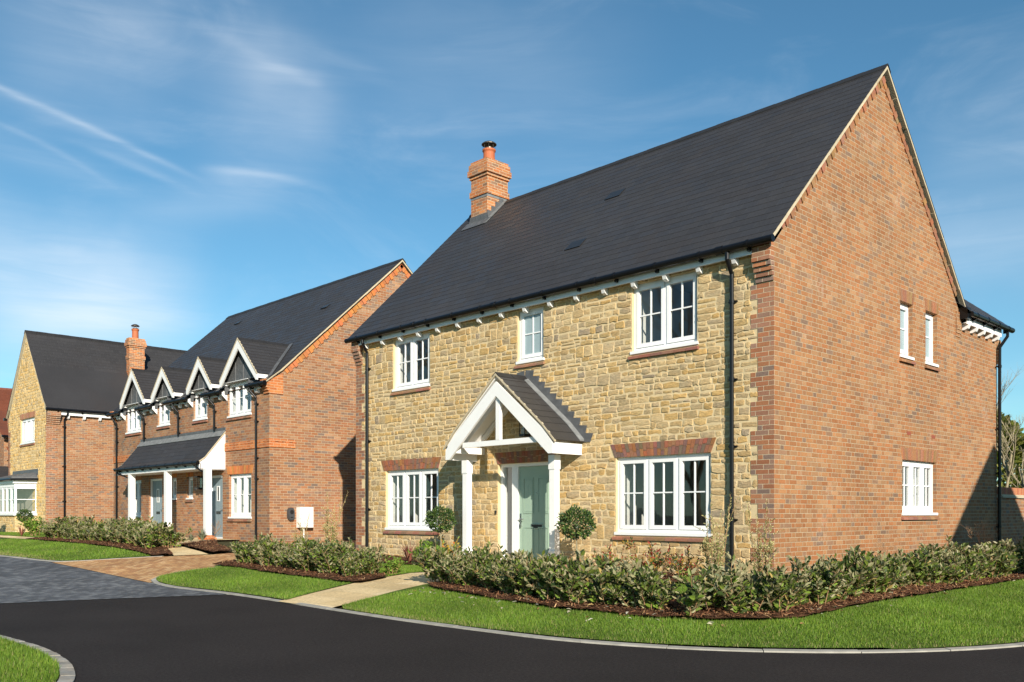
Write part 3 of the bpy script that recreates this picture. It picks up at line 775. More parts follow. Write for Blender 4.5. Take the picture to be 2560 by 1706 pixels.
def chimney(house, x0, x1, y0, y1, zb, z_lead, zc_low, z_cap, ztop, pot=(0, 0, .17, .42), mat='brick_stack', flash=None):
    mb = MB()
    mb.box(x0, x1, y0, y1, zb, zc_low); e = .03
    if zc_low < z_cap - .3:
        mb.box(x0 - e, x1 + e, y0 - e, y1 + e, zc_low, zc_low + .15)
        mb.box(x0, x1, y0, y1, zc_low + .15, z_cap)
    mb.box(x0 - .03, x1 + .03, y0 - .03, y1 + .03, z_cap, z_cap + .075)
    mb.box(x0 - .07, x1 + .07, y0 - .07, y1 + .07, z_cap + .075, z_cap + .225)
    mb.box(x0 - .045, x1 + .045, y0 - .045, y1 + .045, z_cap + .225, ztop - .075)
    mb.box(x0 - .01, x1 + .01, y0 - .01, y1 + .01, ztop - .075, ztop)
    c = mb.build('chimney', mat, house)
    lm = MB(); lm.box(x0 - .006, x1 + .006, y0 - .006, y1 + .006, zc_low - .07, zc_low - .002); lm.build('lead_tray', 'lead_pale' if z_lead else mat, c)
    px, py, r, h = pot
    pm = MB(); pm.lathe((px, py, ztop), [(r * 1.02, -.05), (r, .02), (r * .97, h * .75), (r * 1.0, h * .8), (r * 1.14, h * .9), (r * 1.14, h), (r * .8, h), (r * .8, h - .05)], 18); pm.build('chimney_pot', 'pot', c, smooth=False)
    cm = MB(); zt = ztop + h
    for k in range(8):
        a = k * math.pi / 4; cm.tube([(px + r * 1.0 * math.cos(a), py + r * 1.0 * math.sin(a), zt - .02), (px + r * 1.0 * math.cos(a), py + r * 1.0 * math.sin(a), zt + .15)], .006, 5)
    cm.lathe((px, py, zt), [(r * .75, 0), (r * .75, .05), (.01, .05)], 14)
    cm.lathe((px, py, zt + .13), [(r * 1.28, 0), (r * 1.28, .015), (r * 1.0, .05), (r * .5, .085), (.02, .095)], 18); cm.build('cowl', 'cowl', c)
    return c


# ================================================================== MAIN HOUSE
def main_house():
    G = .25; W0, W1 = -11.11, 0.0; F = TF(0.0); E = TR(0.0)
    H = empty('stone_house', (-5.5, 3.7, G), 'stone fronted house with brick gable, dark slate roof and sage green front door', 'house')
    wins = [(-9.62, -8.31, 4.07, 5.25), (-5.57, -4.865, 4.215, 5.255), (-2.73, -1.388, 4.05, 5.255), (-9.90, -8.006, .925, 2.28), (-3.085, -1.13, .925, 2.28)]
    door = (-6.13, -4.63, .30, 2.285)
    # --- stone front
    mb = MB(F); mb.mat = 0
    wall_panel(mb, W0, W1, -.05, 5.42, [(*w, .112) for w in wins] + [(*door, .2)])
    mb.mat = 1
    qb = quoin_blocks(0, -1, -.1, 4.82, .40, .275) + quoin_blocks(W0, 1, -.1, 4.82, .36, .24, 0) + [(-.3, 0, 4.8, 5.45), (W0, W0 + .27, 4.8, 5.45)]
    bl = [(w[0] - .005, w[1] + .005, w[2] - .06, w[3]) for w in wins] + [(*door[:2], 0, door[3])]
    bl += [(-10.1, -7.92, 2.28, 2.515), (-3.22, -1.02, 2.28, 2.515), (-6.24, -4.5, 2.285, 2.515)]
    clip = quoin_clip(qb)
    def blocked(a, b): return [(r[0], r[1]) for r in bl if r[2] < b and r[3] > a]
    stone_field(mb, [-.1, .845, 2.282, 2.515, 3.98, 4.135, 5.255, 5.44], W0, W1, blocked, seed=11, clip=clip)
    mb.build('stone_wall', ['mortar', 'stone'], H)
    quoin(H, F, 0, -1, -.1, 4.82, .40, .275); quoin(H, F, W0, 1, -.1, 4.82, .36, .24, start=0)
    corbel(H, F, -.30, -.0, 4.83, 5, .03, top=.2); corbel(H, F, W0, W0 + .27, 4.83, 5, .03, top=.2)
    # --- brick gable, with the lower rear wing running on in the same plane
    gw = [(4.504, 5.06, 4.21, 5.262), (5.669, 6.235, 4.21, 5.262), (4.599, 6.195, 1.265, 2.307)]
    mb = MB(E); wall_panel(mb, 0, 7.47, -.1, 5.42, [(*w, .135) for w in gw], apex=(3.735, 9.2)); mb.build('brick_gable_wall', 'brick_gable', H)
    mb = MB(E); wall_panel(mb, 7.475, 9.66, -.1, 5.45, [], depth=-.012); mb.box(7.475, 9.66, -.1, 5.4, -5.0, -.03); mb.build('rear_wing_wall', 'brick_gable', H)
    mb = MB(); mb.box(W0, W0 + .012, .012, 7.47, -.1, 5.42); mb.face([(W0 + .005, 0, 5.42), (W0 + .005, 7.47, 5.42), (W0 + .005, 3.735, 9.2)]); mb.box(W0 + .05, -5.2, 7.44, 7.47, -.1, 5.42); mb.build('side_wall', 'brick_gable', H)
    M['air_brick'] = simple('air_brick', (.25, .07, .04), .8)
    for a in (4.8, 5.955): mb = MB(E); mb.box(a, a + .17, 2.782, 2.845, -.02, .004); mb.build('air_brick', 'air_brick', H)
    # --- windows
    window(H, F, *wins[0], n=2); window(H, F, *wins[1], n=1, frost=True); window(H, F, *wins[2], n=2)
    window(H, F, *wins[3], n=3); window(H, F, *wins[4], n=3, rec=.05)
    window(H, E, *gw[0], n=1, rec=.085, bars=(0, 1), frost=True); window(H, E, *gw[1], n=1, rec=.085, bars=(0, 1), frost=True)
    window(H, E, *gw[2], n=3, rec=.07, bars=(1, 1), room=(2.0, .2))
    arch(H, F, -9.985, -8.0, 2.282, 2.515, .10, seed=4); arch(H, F, -3.11, -1.12, 2.282, 2.515, .10, seed=5); arch(H, F, -6.14, -4.59, 2.287, 2.515, .09, seed=6)
    gcol = [(.29, .143, .075), (.275, .135, .072), (.305, .158, .085), (.26, .13, .072)]
    arch(H, E, 4.57, 6.24, 2.309, 2.535, .06, gcol, seed=7, d=.004, two=False); arch(H, E, 4.48, 5.08, 5.264, 5.49, .05, gcol, seed=8, d=.004, two=False); arch(H, E, 5.645, 6.26, 5.264, 5.49, .05, gcol, seed=9, d=.004, two=False)
    # --- front door
    a, b, c, d = door; T = F
    fm = MB(T); fm.box(a, a + .075, c, d, -.17, -.07); fm.box(b - .075, b, c, d, -.17, -.07); fm.box(a + .075, b - .075, d - .065, d, -.17, -.07); fm.box(-5.80, -5.635, c, d - .065, -.17, -.068); fm.box(a + .075, -5.80, c, c + .12, -.17, -.07)
    fm.box(a, b, c - .05, c, -.17, .03)
    fo = fm.build('door_frame', 'upvc', H)
    pm = MB(T); pm.face([(a + .075, c + .12, -.12), (-5.80, c + .12, -.12), (-5.80, d - .065, -.12), (a + .075, d - .065, -.12)]); pm.build('pane', 'glass', fo, recalc=False)
    rm = MB(T); rm.face([(a, c, -.6), (-5.7, c, -.6), (-5.7, d, -.6), (a, d, -.6)]); rm.face([(a, c, -.17), (a, d, -.17), (a, d, -.6), (a, c, -.6)]); rm.build('reveal', 'plaster', fo, recalc=False)
    D0, D1 = -5.63, -4.71; dm = MB(T); dm.box(D0, D1, c + .02, d - .07, -.155, -.105)
    pw = (D1 - D0 - .36) / 2; z0, z1 = c + .02, d - .07
    for sx in (D0 + .12, D0 + .24 + pw):
        for za, zb in ((z0 + .2, z0 + .72), (z0 + .98, z1 - .22)):
            dm.ring(sx, sx + pw, za, zb, .022, -.105, -.093); dm.ring(sx + .035, sx + pw - .035, za + .035, zb - .035, (pw - .07) / 2 - .001, -.105, -.097)
    do = dm.build('door', 'door_green', H)
    hm = MB(T); hm.box(-5.602, -5.562, 1.05, 1.30, -.105, -.09); hm.tube([(-5.582, 1.19, -.09), (-5.582, 1.19, -.045), (-5.46, 1.19, -.045)], .011, 8); hm.box(-5.60, -5.565, 1.02, 1.10, -.09, -.075); hm.build('handle', 'steel', do)
    lm = MB(T); lm.ring(-5.29, -4.98, 1.005, 1.10, .012, -.105, -.09); lm.mat = 1; lm.box(-5.278, -4.992, 1.017, 1.088, -.105, -.096); lm.build('letterbox', ['steel', 'darkmetal'], do)
    km = MB(T); km.tube([(-5.14, 1.70, -.105), (-5.14, 1.70, -.09)], .013, 10); km.build('peephole', 'steel', do)
    bm_ = MB(T); bm_.box(-6.20, -6.165, 1.285, 1.36, -.0, .03); bm_.build('doorbell', 'darkmetal', H)
    # --- roof
    RZ, RY = 9.37, 3.80; ez, ey = 5.45, -.20; by = 7.67
    mb = MB(); slates(mb, (W0 - .10, ey, ez), (.075, ey, ez), (W0 - .10, RY, RZ), (.075, RY, RZ)); slates(mb, (.075, by, ez + .08), (W0 - .1, by, ez + .08), (.075, RY, RZ), (W0 - .1, RY, RZ))
    mb.face([(W0 - .1, ey + .02, ez - .03), (.07, ey + .02, ez - .03), (.07, RY, RZ - .06), (W0 - .1, RY, RZ - .06)]); mb.face([(W0 - .1, by - .02, ez + .05), (.07, by - .02, ez + .05), (.07, RY, RZ - .06), (W0 - .1, RY, RZ - .06)])
    rf = mb.build('roof', 'slate', H, recalc=False)
    mb = MB(); ridge_tiles(mb, (W0 - .11, RY, RZ), (.085, RY, RZ), (0, -4, -3.92), (0, 4, -3.92)); mb.build('ridge', 'ridge', rf)
    for p in ((-5.1, 2.3), (-4.95, .9)):
        y = p[1]; z = ez + (y - ey) * (RZ - ez) / (RY - ey); u = Vector((0, RY - ey, RZ - ez)).normalized(); n = Vector((0, -(RZ - ez), RY - ey)).normalized(); vb = MB()
        A = Vector((p[0] - .2, y, z)) + n * .008; B = Vector((p[0] + .2, y, z)) + n * .008; q = [A, B, B + u * .3, A + u * .3]
        vb.hexa(q + [A + n * .014, B + n * .014, B + u * .3 + n * .006, A + u * .3 + n * .006]); vb.build('roof_vent', 'darkmetal', rf)
    verge_strip(H, E, (ey, ez - .012), (RY, RZ - .012)); verge_strip(H, E, (by, ez + .068), (RY, RZ - .012))
    mb = MB(TL(W0)); P = [(ey, ez - .005), (RY, RZ), (RY, RZ - .075), (ey, ez - .08)]; mb.extrude([(p[0], p[1], -.02) for p in P], (0, 0, .09)); mb.build('verge', 'verge', H)
    rake_dentils(H, E, (ey + .35, ez + .30), (RY - .09, RZ - .17), band=.12, cols=gcol, proud=.012, seed=3); rake_dentils(H, E, (by - .4, ez + .40), (RY - .02, RZ - .17), band=.12, cols=gcol, proud=.012, seed=4)
    mb = MB(F); mb.box(W0 + .27, -.30, 5.27, 5.43, .105, .125); mb.mat = 0; mb.box(W0 + .27, -.30, 5.29, 5.305, 0, .105); mb.build('fascia', 'white', H)
    rafter_feet(H, F, [-10.62 + .665 * i for i in range(16)][:16], 5.29, proj=.11, h=.115)
    gutter(H, (W0 - .12, -.205, 5.415), (.10, -.205, 5.415))
    downpipe(H, [(-10.56, -.2, 5.38), (-10.56, -.2, 5.28), (-10.56, -.07, 5.07), (-10.56, -.065, 4.95), (-10.56, -.065, .15)], clips=(4.7, 3.0, 1.4))
    downpipe(H, [(-.70, -.2, 5.38), (-.70, -.2, 5.26), (-.70, -.07, 5.05), (-.70, -.065, 4.95), (-.70, -.065, .15)], clips=(4.62, 3.4, 2.35, 1.2))
    # --- rear wing roof and eaves
    mb = MB(); slates(mb, (.24, 9.8, 5.47), (.24, 7.3, 5.47), (-2.7, 9.8, 7.85), (-2.7, 7.3, 7.85)); slates(mb, (-5.5, 7.3, 5.6), (-5.5, 9.8, 5.6), (-2.7, 7.3, 7.85), (-2.7, 9.8, 7.85)); mb.build('wing_roof', 'slate', H, recalc=False)
    mb = MB(TR(0)); mb.box(7.5, 9.55, 5.24, 5.43, .10, .125); mb.box(7.5, 9.6, 5.265, 5.28, 0, .10); mb.build('fascia', 'white', H)
    rafter_feet(H, TR(0), [7.62, 8.07, 8.52, 8.97, 9.4], 5.265, w=.1, proj=.13, h=.13)
    gutter(H, (.215, 7.45, 5.43), (.215, 9.98, 5.43), out=(1, 0, 0), brk=.6)
    mb = MB(); mb.box(-.05, .18, 7.35, 7.55, 5.33, 5.56); mb.build('gutter_end_box', 'black', H)
    downpipe(H, [(.2, 9.70, 5.4), (.2, 9.70, 5.27), (.07, 9.61, 5.03), (.065, 9.61, 4.9), (.065, 9.61, .15)], out=(1, 0, 0), clips=(4.6, 3.2, 2.2, 1.0))
    corbel(H, TB(9.66), -.28, 0, 4.65, 5, .05, top=.2, mat='brick_gable'); corbel(H, E, 7.2, 7.46, 4.95, 3, .012, mat='brick_gable', top=.3)
    # --- chimney
    c = chimney(H, -10.64, -10.02, 3.25, 3.98, 8.3, 1, 9.50, 9.97, 10.42, pot=(-10.33, 3.6, .155, .36))
    fl = MB(); k = (RZ - ez) / (RY - ey); zr = lambda y: ez + (y - ey) * k if y < RY else RZ - (y - RY) * k
    fl.hexa([(-10.72, 3.235, zr(3.235)), (-9.94, 3.235, zr(3.235)), (-9.94, 3.25, zr(3.25)), (-10.72, 3.25, zr(3.25)), (-10.66, 3.235, zr(3.25) + .17), (-10.0, 3.235, zr(3.25) + .17), (-10.0, 3.25, zr(3.25) + .17), (-10.66, 3.25, zr(3.25) + .17)])
    u = Vector((0, 1, k)).normalized(); n = Vector((0, -k, 1)).normalized(); A = Vector((-10.80, 3.05, zr(3.05))) + n * .013; B = Vector((-9.88, 3.05, zr(3.05))) + n * .013
    fl.hexa([A, B, B + u * .3, A + u * .3, A + n * .012, B + n * .012, B + u * .3 + n * .012, A + u * .3 + n * .012])
    for i in range(4):
        y0, y1 = 3.25 + .14 * i, 3.25 + .14 * (i + 1); fl.box(-10.022, -10.005, y0, y1, zr(y0) - .05, zr(y1) + .10)
    fl.mat = 1; fl.hexa([(-10.0, 3.06, zr(3.06) + .02), (-9.86, 3.06, zr(3.06) + .02), (-9.86, 3.8, zr(3.8) + .02), (-10.0, 3.8, zr(3.8) + .02), (-10.0, 3.06, zr(3.06) + .035), (-9.86, 3.06, zr(3.06) + .035), (-9.86, 3.8, zr(3.8) + .035), (-10.0, 3.8, zr(3.8) + .035)])
    fl.build('lead_flashing', ['lead', 'lead_pale'], c)
    # --- porch
    ax, az = -5.345, 3.93; hx, hz = 1.53, 2.60; fy, wy = -.80, -.004
    kx, kz = 1.20, 2.93      # where the slope eases out
    mb = MB(); cel = MB()
    for s in (-1, 1):
        P = [(ax + s * hx, hz), (ax + s * kx, kz), (ax, az)]; first = True
        v = 0
        for (p, q) in zip(P, P[1:]):
            A, B, C, Dd = (p[0], fy, p[1]), (p[0], wy, p[1]), (q[0], fy, q[1]), (q[0], wy, q[1])
            if s > 0: v = slates(mb, A, B, C, Dd, .2, .010, v)
            else: v = slates(mb, B, A, Dd, C, .2, .010, v)
            if first: first = False; p = (ax + s * (hx - .09), hz + (kz - hz) * .09 / (hx - kx))
            cel.hexa([(p[0], fy + .03, p[1] - .06), (p[0], wy, p[1] - .06), (q[0], wy, q[1] - .06), (q[0], fy + .03, q[1] - .06), (p[0], fy + .03, p[1] - .012), (p[0], wy, p[1] - .012), (q[0], wy, q[1] - .012), (q[0], fy + .03, q[1] - .012)])
    pr = mb.build('porch', 'slate_brown', H, recalc=False); cel.build('ceiling', 'white', pr)
    mb = MB(); ridge_tiles(mb, (ax, fy - .01, az), (ax, wy - .02, az), (-hx, 0, hz - az), (hx, 0, hz - az), w=.13, seg=.4); mb.build('ridge', 'ridge', pr)
    # verge slips
    mb = MB()
    for s in (-1, 1):
        for p, q in (((ax + s * hx, hz), (ax + s * kx, kz)), ((ax + s * kx, kz), (ax, az))):
            mb.hexa([(p[0], fy - .012, p[1] - .035), (q[0], fy - .012, q[1] - .035), (q[0], fy + .03, q[1] - .035), (p[0], fy + .03, p[1] - .035), (p[0], fy - .012, p[1] + .004), (q[0], fy - .012, q[1] + .004), (q[0], fy + .03, q[1] + .004), (p[0], fy + .03, p[1] + .004)])
    mb.build('verge', 'verge', pr)
    # barge boards and truss
    for s in (-1, 1):
        mb = MB(); o = [(ax, az - .15), (ax + s * kx, kz - .09), (ax + s * (hx - .06), hz - .045), (ax + s * (hx - .06), hz - .235), (ax + s * (hx - .17), hz - .235), (ax + s * .0, az - .42)]
        mb.extrude([(x, fy + .005, z) for x, z in o], (0, .045, 0)); mb.build('barge_board', 'white', pr)
    mb = MB(); mb.box(-6.36, -4.33, fy + .06, fy + .13, 2.585, 2.685); mb.build('tie_beam', 'white', pr)
    mb = MB(); mb.box(ax - .055, ax + .055, fy + .055, fy + .125, 2.685, 3.5); mb.build('king_post', 'white', pr)
    for s in (-1, 1):
        mb = MB(); x = ax + s * (hx - .07); a, b = sorted((x, x - s * .05)); mb.box(a, b, fy + .05, wy, hz - .235, hz - .03); mb.build('side_fascia', 'white', pr)
        mb = MB(); xx = ax - .02 + s * 1.2; mb.box(xx - .05, xx + .05, fy + .05, wy, hz - .11, hz + .02); mb.build('side_beam', 'white', pr)
        mb = MB(); xx = ax + s * .62
        for yy in (-.45, -.06):
            q = [(ax + s * .05, az - .12), (ax + s * (kx + .1), kz - .17), (ax + s * (kx + .1), kz - .29), (ax + s * .05, az - .27)]; mb.extrude([(x, yy, z) for x, z in q], (0, .05, 0))
        mb.build('rafter', 'white', pr)
        px = ax - .02 + s * 1.20; pw = .078; py = -.44
        pm = MB(); pm.box(px - pw, px + pw, py - pw, py + pw, .47, .63); pm.box(px - pw + .012, px + pw - .012, py - pw + .012, py + pw - .012, .63, 2.10); pm.box(px - pw, px + pw, py - pw, py + pw, 2.10, 2.36)
        pm.build('post', 'white', pr)
        qm = MB(); qm.box(px - .16, px + .16, py - .14, py + .17, .0, .395); qm.hexa([(px - .16, py - .14, .397), (px + .16, py - .14, .397), (px + .16, py + .17, .397), (px - .16, py + .17, .397), (px - .1, py - .1, .47), (px + .1, py - .1, .47), (px + .1, py + .1, .47), (px - .1, py + .1, .47)]); qm.build('post_base', 'brick_quoin', pr)
    # stepped lead against the stone
    mb = MB(F)
    sl = lambda x: az - (az - kz) * (x - ax) / kx if x < ax + kx else kz - (kz - hz) * (x - ax - kx) / (hx - kx)
    x = ax + .02
    i = 0
    while x < ax + hx + .02:
        w = .15; zt = sl(x) + .155; mb.extrude([(x - .01, sl(x) - .01, .012), (x + w, sl(min(x + w, ax + hx)) - .01, .012), (x + w + .07, zt - .02, .012), (x - .0, zt, .012)], (0, 0, .014 + .002 * (i % 2))); x += w; i += 1
    x = ax - .02
    while x > ax - hx + .1:
        w = .15; zt = sl(2 * ax - x) + .15; mb.extrude([(x + .01, sl(2 * ax - x) - .01, .012), (x - w, sl(2 * ax - x + w) - .01, .012), (x - w - .05, zt - .02, .012), (x, zt, .012)], (0, 0, .014 + .002 * (i % 2))); x -= w; i += 1
    mb.build('stepped_flashing', 'lead', pr)
    mb = MB()
    for p, q in (((ax + hx, hz), (ax + kx, kz)), ((ax + kx, kz), (ax + .1, az - .09))):
        mb.hexa([(p[0], wy - .13, p[1] + .012), (q[0], wy - .13, q[1] + .012), (q[0], wy, q[1] + .012), (p[0], wy, p[1] + .012), (p[0], wy - .13, p[1] + .026), (q[0], wy - .13, q[1] + .026), (q[0], wy - .03, q[1] + .06), (p[0], wy - .03, p[1] + .06)])
    mb.build('lead_apron', 'lead_pale', pr)
    return H
MAIN = main_house()


def lantern(name, c, s, label, out=(0, -1)):
    L = empty(name, c, label, 'wall light'); x, y, z = c; o = Vector((*out, 0))
    mb = MB(); hs = .06 * s
    mb.box(x - hs * 1.1, x + hs * 1.1, y - hs * 1.1, y + hs * 1.1, z - .13 * s, z - .09 * s); mb.box(x - hs * 1.2, x + hs * 1.2, y - hs * 1.2, y + hs * 1.2, z + .12 * s, z + .15 * s)
    for i in (-1, 1):
        for j in (-1, 1): mb.box(x + i * hs - .006, x + i * hs + .006, y + j * hs - .006, y + j * hs + .006, z - .09 * s, z + .12 * s)
    mb.build('cage', 'darkmetal', L)
    m2 = MB(); a = Vector((x, y, z + .06)) - o * hs; b = a - o * (.1 - hs * .5); m2.tube([a, b], .012, 6); m2.box(x - .03, x + .03, min(b.y, b.y - o.y * .01) - .006, max(b.y, b.y - o.y * .01), z - .03, z + .14); m2.build('bracket', 'darkmetal', L)
    m3 = MB(); m3.box(x - hs * .85, x + hs * .85, y - hs * .85, y + hs * .85, z - .088 * s, z + .118 * s); m3.build('lantern_glass', 'glass', L)
    return L
lantern('wall_lantern', (-5.27, -.105, 2.93), 1.15, 'black box lantern on stone wall above green front door inside the porch')


# ================================================================== MIDDLE HOUSE
def middle_house():
    G = .45; W0, W1, Y0 = -27.75, -16.10, .47; F = TF(Y0); E = TR(W1); YB = 9.73; RY = 5.1
    H = empty('brick_house', (-22, 4.5, G), 'red brick house with four white dormer gables and lean-to porch on white posts', 'house', None)
    up = [(-18.6, -17.16, 4.18, 5.21, 3), (-20.95, -20.0, 4.26, 5.21, 2), (-23.74, -22.77, 4.26, 5.21, 2), (-26.55, -25.19, 4.19, 5.21, 3)]
    lo = [(-18.54, -17.16, 1.15, 2.47, 3), (-25.97, -25.17, 1.16, 2.49, 2), (-22.7, -22.25, 1.755, 2.49, 1), (-21.46, -21.02, 1.755, 2.49, 1)]
    doors = [(-24.5, -23.38, .50, 2.50), (-19.89, -18.95, .50, 2.48)]
    mb = MB(F); wall_panel(mb, W0, W1, 0, 5.0, [(*w[:4], .115) for w in lo] + [(w[0], w[1], w[2], 5.0, .115) for w in up] + [(*d, .2) for d in doors])
    mb.build('brick_front_wall', 'brick_mid', H)
    mb = MB(E); wall_panel(mb, Y0, YB, 0, 5.0, [], apex=(RY, 9.22)); mb.build('brick_gable_wall', 'brick_mid', H)
    mb = MB(TL(W0)); wall_panel(mb, Y0, YB, 0, 5.0, [], apex=(RY, 9.22)); mb.build('side_wall', 'brick_mid', H)
    for w in up: window(H, F, *w[:4], n=w[4], bars=(0, 1), rec=.05, room=(2.0, .1))
    for i, w in enumerate(lo): window(H, F, *w[:4], n=w[4], bars=(0, 1), rec=.07, room=(2.0, .12))
    arch(H, F, -18.60, -17.10, 2.475, 2.715, .09, OCOL, seed=12, two=False); arch(H, F, -26.0, -25.13, 2.495, 2.71, .05, OCOL, seed=13, two=False); arch(H, F, -22.74, -22.2, 2.495, 2.71, .04, OCOL, seed=14, two=False); arch(H, F, -21.5, -20.98, 2.495, 2.71, .04, OCOL, seed=15, two=False)
    for k, (a, b, c, d) in enumerate(doors):
        fm = MB(F); fm.ring(a, b, c, d, .07, -.16, -.06); fo = fm.build('door_frame', 'upvc', H)
        dm = MB(F); dm.box(a + .07, b - .07, c + .07, d - .07, -.14, -.10); m = (a + b) / 2
        for i in range(4): s = a + .12 + (b - a - .24) * (i + .5) / 4; dm.box(s - .09, s + .09, c + .15, d - .15, -.10, -.096)
        do = dm.build('door', 'door_grey', H)
        g = MB(F); g.ring(m - .09, m + .09, 1.68, 2.15, .03, -.10, -.082); g.build('pane_surround', 'upvc', do)
        g = MB(F); g.box(m - .06, m + .06, 1.71, 2.12, -.10, -.092); g.build('pane', 'darkmetal', do)
        g = MB(F); g.box(m - .14, m + .14, 1.28, 1.37, -.10, -.088); g.build('letterbox', 'darkmetal', do)
        g = MB(F); g.tube([(b - .14, 1.42, -.10), (b - .14, 1.42, -.05), (b - .25, 1.42, -.05)], .012, 6); g.build('handle', 'steel', do)
    # string course with a toothed row
    for a, b in ((-18.8, W1 + .03), (W0, -25.1)):
        mb = MB(F); mb.box(a, b, 3.185, 3.335, -.02, .028); mb.box(a, b, 3.335, 3.352, -.02, .004); mb.box(a, b, 3.352, 3.42, -.02, .028)
        s = a
        while s < b - .1: mb.box(s, min(s + .11, b), 3.335, 3.3515, .004, .0275); s += .225
        mb.build('string_course', 'brick_orange', H)
    mb = MB(E); mb.box(Y0 + .01, 1.28, 3.185, 3.335, -.02, .028); mb.box(Y0 + .01, 1.28, 3.352, 3.42, -.02, .028); s = Y0 + .05
    while s < 1.2: mb.box(s, s + .11, 3.335, 3.3515, -.02, .0275); s += .225
    mb.build('string_course', 'brick_orange', H)
    corbel(H, F, W1 - .27, W1 + .03, 4.70, 4, .04, mat='brick_orange', top=.1); mb = MB(E); mb.box(Y0 + .003, Y0 + .42, 4.70, 5.08, -.02, .03); mb.extrude([(Y0 + .003, 5.08, -.02), (Y0 + .42, 5.08, -.02), (Y0 + .42, 5.3, -.02), (Y0 + .2, 5.2, -.02)], (0, 0, .05)); mb.build('corbel', 'brick_orange', H)
    corbel(H, F, W0, W0 + .27, 4.70, 4, .04, mat='brick_orange', top=.1)
    # main roof with sprocketed eaves
    RZ = 9.37; ey, ez, ky, kz = Y0 - .17, 5.03, .78, 5.40; xa, xb = W0 - .08, W1 + .075
    mb = MB()
    # eaves course only between the dormer windows
    gaps = [(-27.83, -26.62), (-25.12, -23.80), (-22.71, -21.01), (-19.94, -18.66), (-17.10, -16.02)]
    for a, b in gaps: slates(mb, (a, ey, ez), (b, ey, ez), (a, ky, kz), (b, ky, kz)  , .2, .005, 0); mb.face([(a, ey + .02, ez - .03), (b, ey + .02, ez - .03), (b, ky, kz - .04), (a, ky, kz - .04)])
    slates(mb, (xa, ky, kz), (xb, ky, kz), (xa, RY, RZ), (xb, RY, RZ)  , .2, .005, 2); slates(mb, (xb, YB + .15, 5.1), (xa, YB + .15, 5.1), (xb, RY, RZ), (xa, RY, RZ)  , .2, .005)
    rf = mb.build('roof', 'slate', H, recalc=False)
    mb = MB(); ridge_tiles(mb, (xa, RY, RZ), (xb + .01, RY, RZ), (0, -4.3, -3.97), (0, 4.3, -3.97)); mb.build('ridge', 'ridge', rf)
    n = Vector((0, -(RZ - kz), RY - ky)).normalized(); u = Vector((0, RY - ky, RZ - kz)).normalized()
    for x, t in ((-18.2, .62), (-25.6, .80)):
        A = Vector((x, ky, kz)) + u * t * (RZ - kz) / u.z + n * .014; B = A + Vector((.34, 0, 0)); vb = MB(); vb.hexa([A, B, B + u * .22, A + u * .22, A + n * .03, B + n * .03, B + u * .22 + n * .004, A + u * .22 + n * .004]); vb.build('roof_vent', 'darkmetal', rf)
    for T in (E, TL(W0)):
        for P, Q in (((ey, ez), (ky, kz)), ((ky, kz), (RY, RZ)), ((YB + .15, 5.1), (RY, RZ))): verge_strip(H, T, (P[0], P[1] - .012), (Q[0], Q[1] - .012), d1=.07)
    rake_dentils(H, E, (ky + .12, kz + .03), (RY - .03, RZ - .1), band=.17, cols=OCOL, inset=.045, seed=8); rake_dentils(H, E, (YB - .3, 5.5), (RY + .03, RZ - .1), band=.17, cols=OCOL, inset=.045, seed=9)
    # eaves pieces between dormers
    for i, (a, b) in enumerate(gaps):
        a2, b2 = a + (.30 if i == 0 else .02), b - (.33 if i == 4 else .02)
        mb = MB(F); mb.box(a2, b2, 4.86, 5.0, .09, .11); mb.box(a2, b2, 4.875, 4.89, -.02, .09); mb.build('fascia', 'white', H)
        k = max(2, round((b2 - a2) / .62)); rafter_feet(H, F, [a2 + .33 + (b2 - a2 - .66) * j / (k - 1) for j in range(k)], 4.875, proj=.11, h=.12)
        gutter(H, (a + .0, Y0 - .195, 4.975), (b - .0, Y0 - .195, 4.975), r=.07, brk=.6)
        for s in ((a,) if i == 4 else (b,) if i == 0 else (a, b)):   # white boards turning in to the windows
            mb = MB(F); mb.extrude([(s - .015, 4.70, .0), (s - .015, 5.03, .0), (s - .015, 4.96, .17), (s - .015, 4.87, .17)], (.03, 0, 0)); mb.build('eaves_return', 'white', H)
    for x, zb in ((-16.76, .3), (-19.39, 3.84), (-21.98, 3.84), (-24.78, 3.84), (-27.3, .3)):
        downpipe(H, [(x - .13, Y0 - .185, 4.93), (x - .13, Y0 - .185, 4.83), (x, Y0 - .07, 4.63), (x, Y0 - .065, 4.5), (x, Y0 - .065, zb)], clips=[z for z in (4.45, 3.95, 2.9, 2.3) if z > zb + .1])
    # dormers
    for (ax, az, a, b, w) in ((-17.47, 6.41, -18.58, -16.30, up[0]), (-20.04, 6.18, -20.88, -19.16, up[1]), (-22.78, 6.18, -23.64, -21.86, up[2]), (-25.37, 6.41, -26.4, -24.24, up[3])):
        ax = (a + b) / 2; fy = Y0 - .28; tz = 5.27
        zr = lambda z: ky + (z - kz) * (RY - ky) / (RZ - kz)
        mb = MB(); yb = zr(az) - .0
        v = slates(mb, (a, fy, tz), (a, zr(tz), tz), (ax, fy, az), (ax, yb, az), .18, .01); slates(mb, (b, zr(tz), tz), (b, fy, tz), (ax, yb, az), (ax, fy, az), .18, .01)
        mb.face([(a, fy, tz - .03), (a, zr(tz), tz - .03), (ax, yb, az - .03), (ax, fy, az - .03)]); mb.face([(b, fy, tz - .03), (b, zr(tz), tz - .03), (ax, yb, az - .03), (ax, fy, az - .03)])
        d = mb.build('dormer', 'slate', H, recalc=False)
        mb = MB(); ridge_tiles(mb, (ax, fy - .01, az), (ax, yb + .1, az), (a - ax, 0, tz - az), (b - ax, 0, tz - az), w=.12, seg=.42, lift=.025); mb.build('ridge', 'ridge', d)
        mb = MB(); s = (az - tz) / (ax - a); t = .2
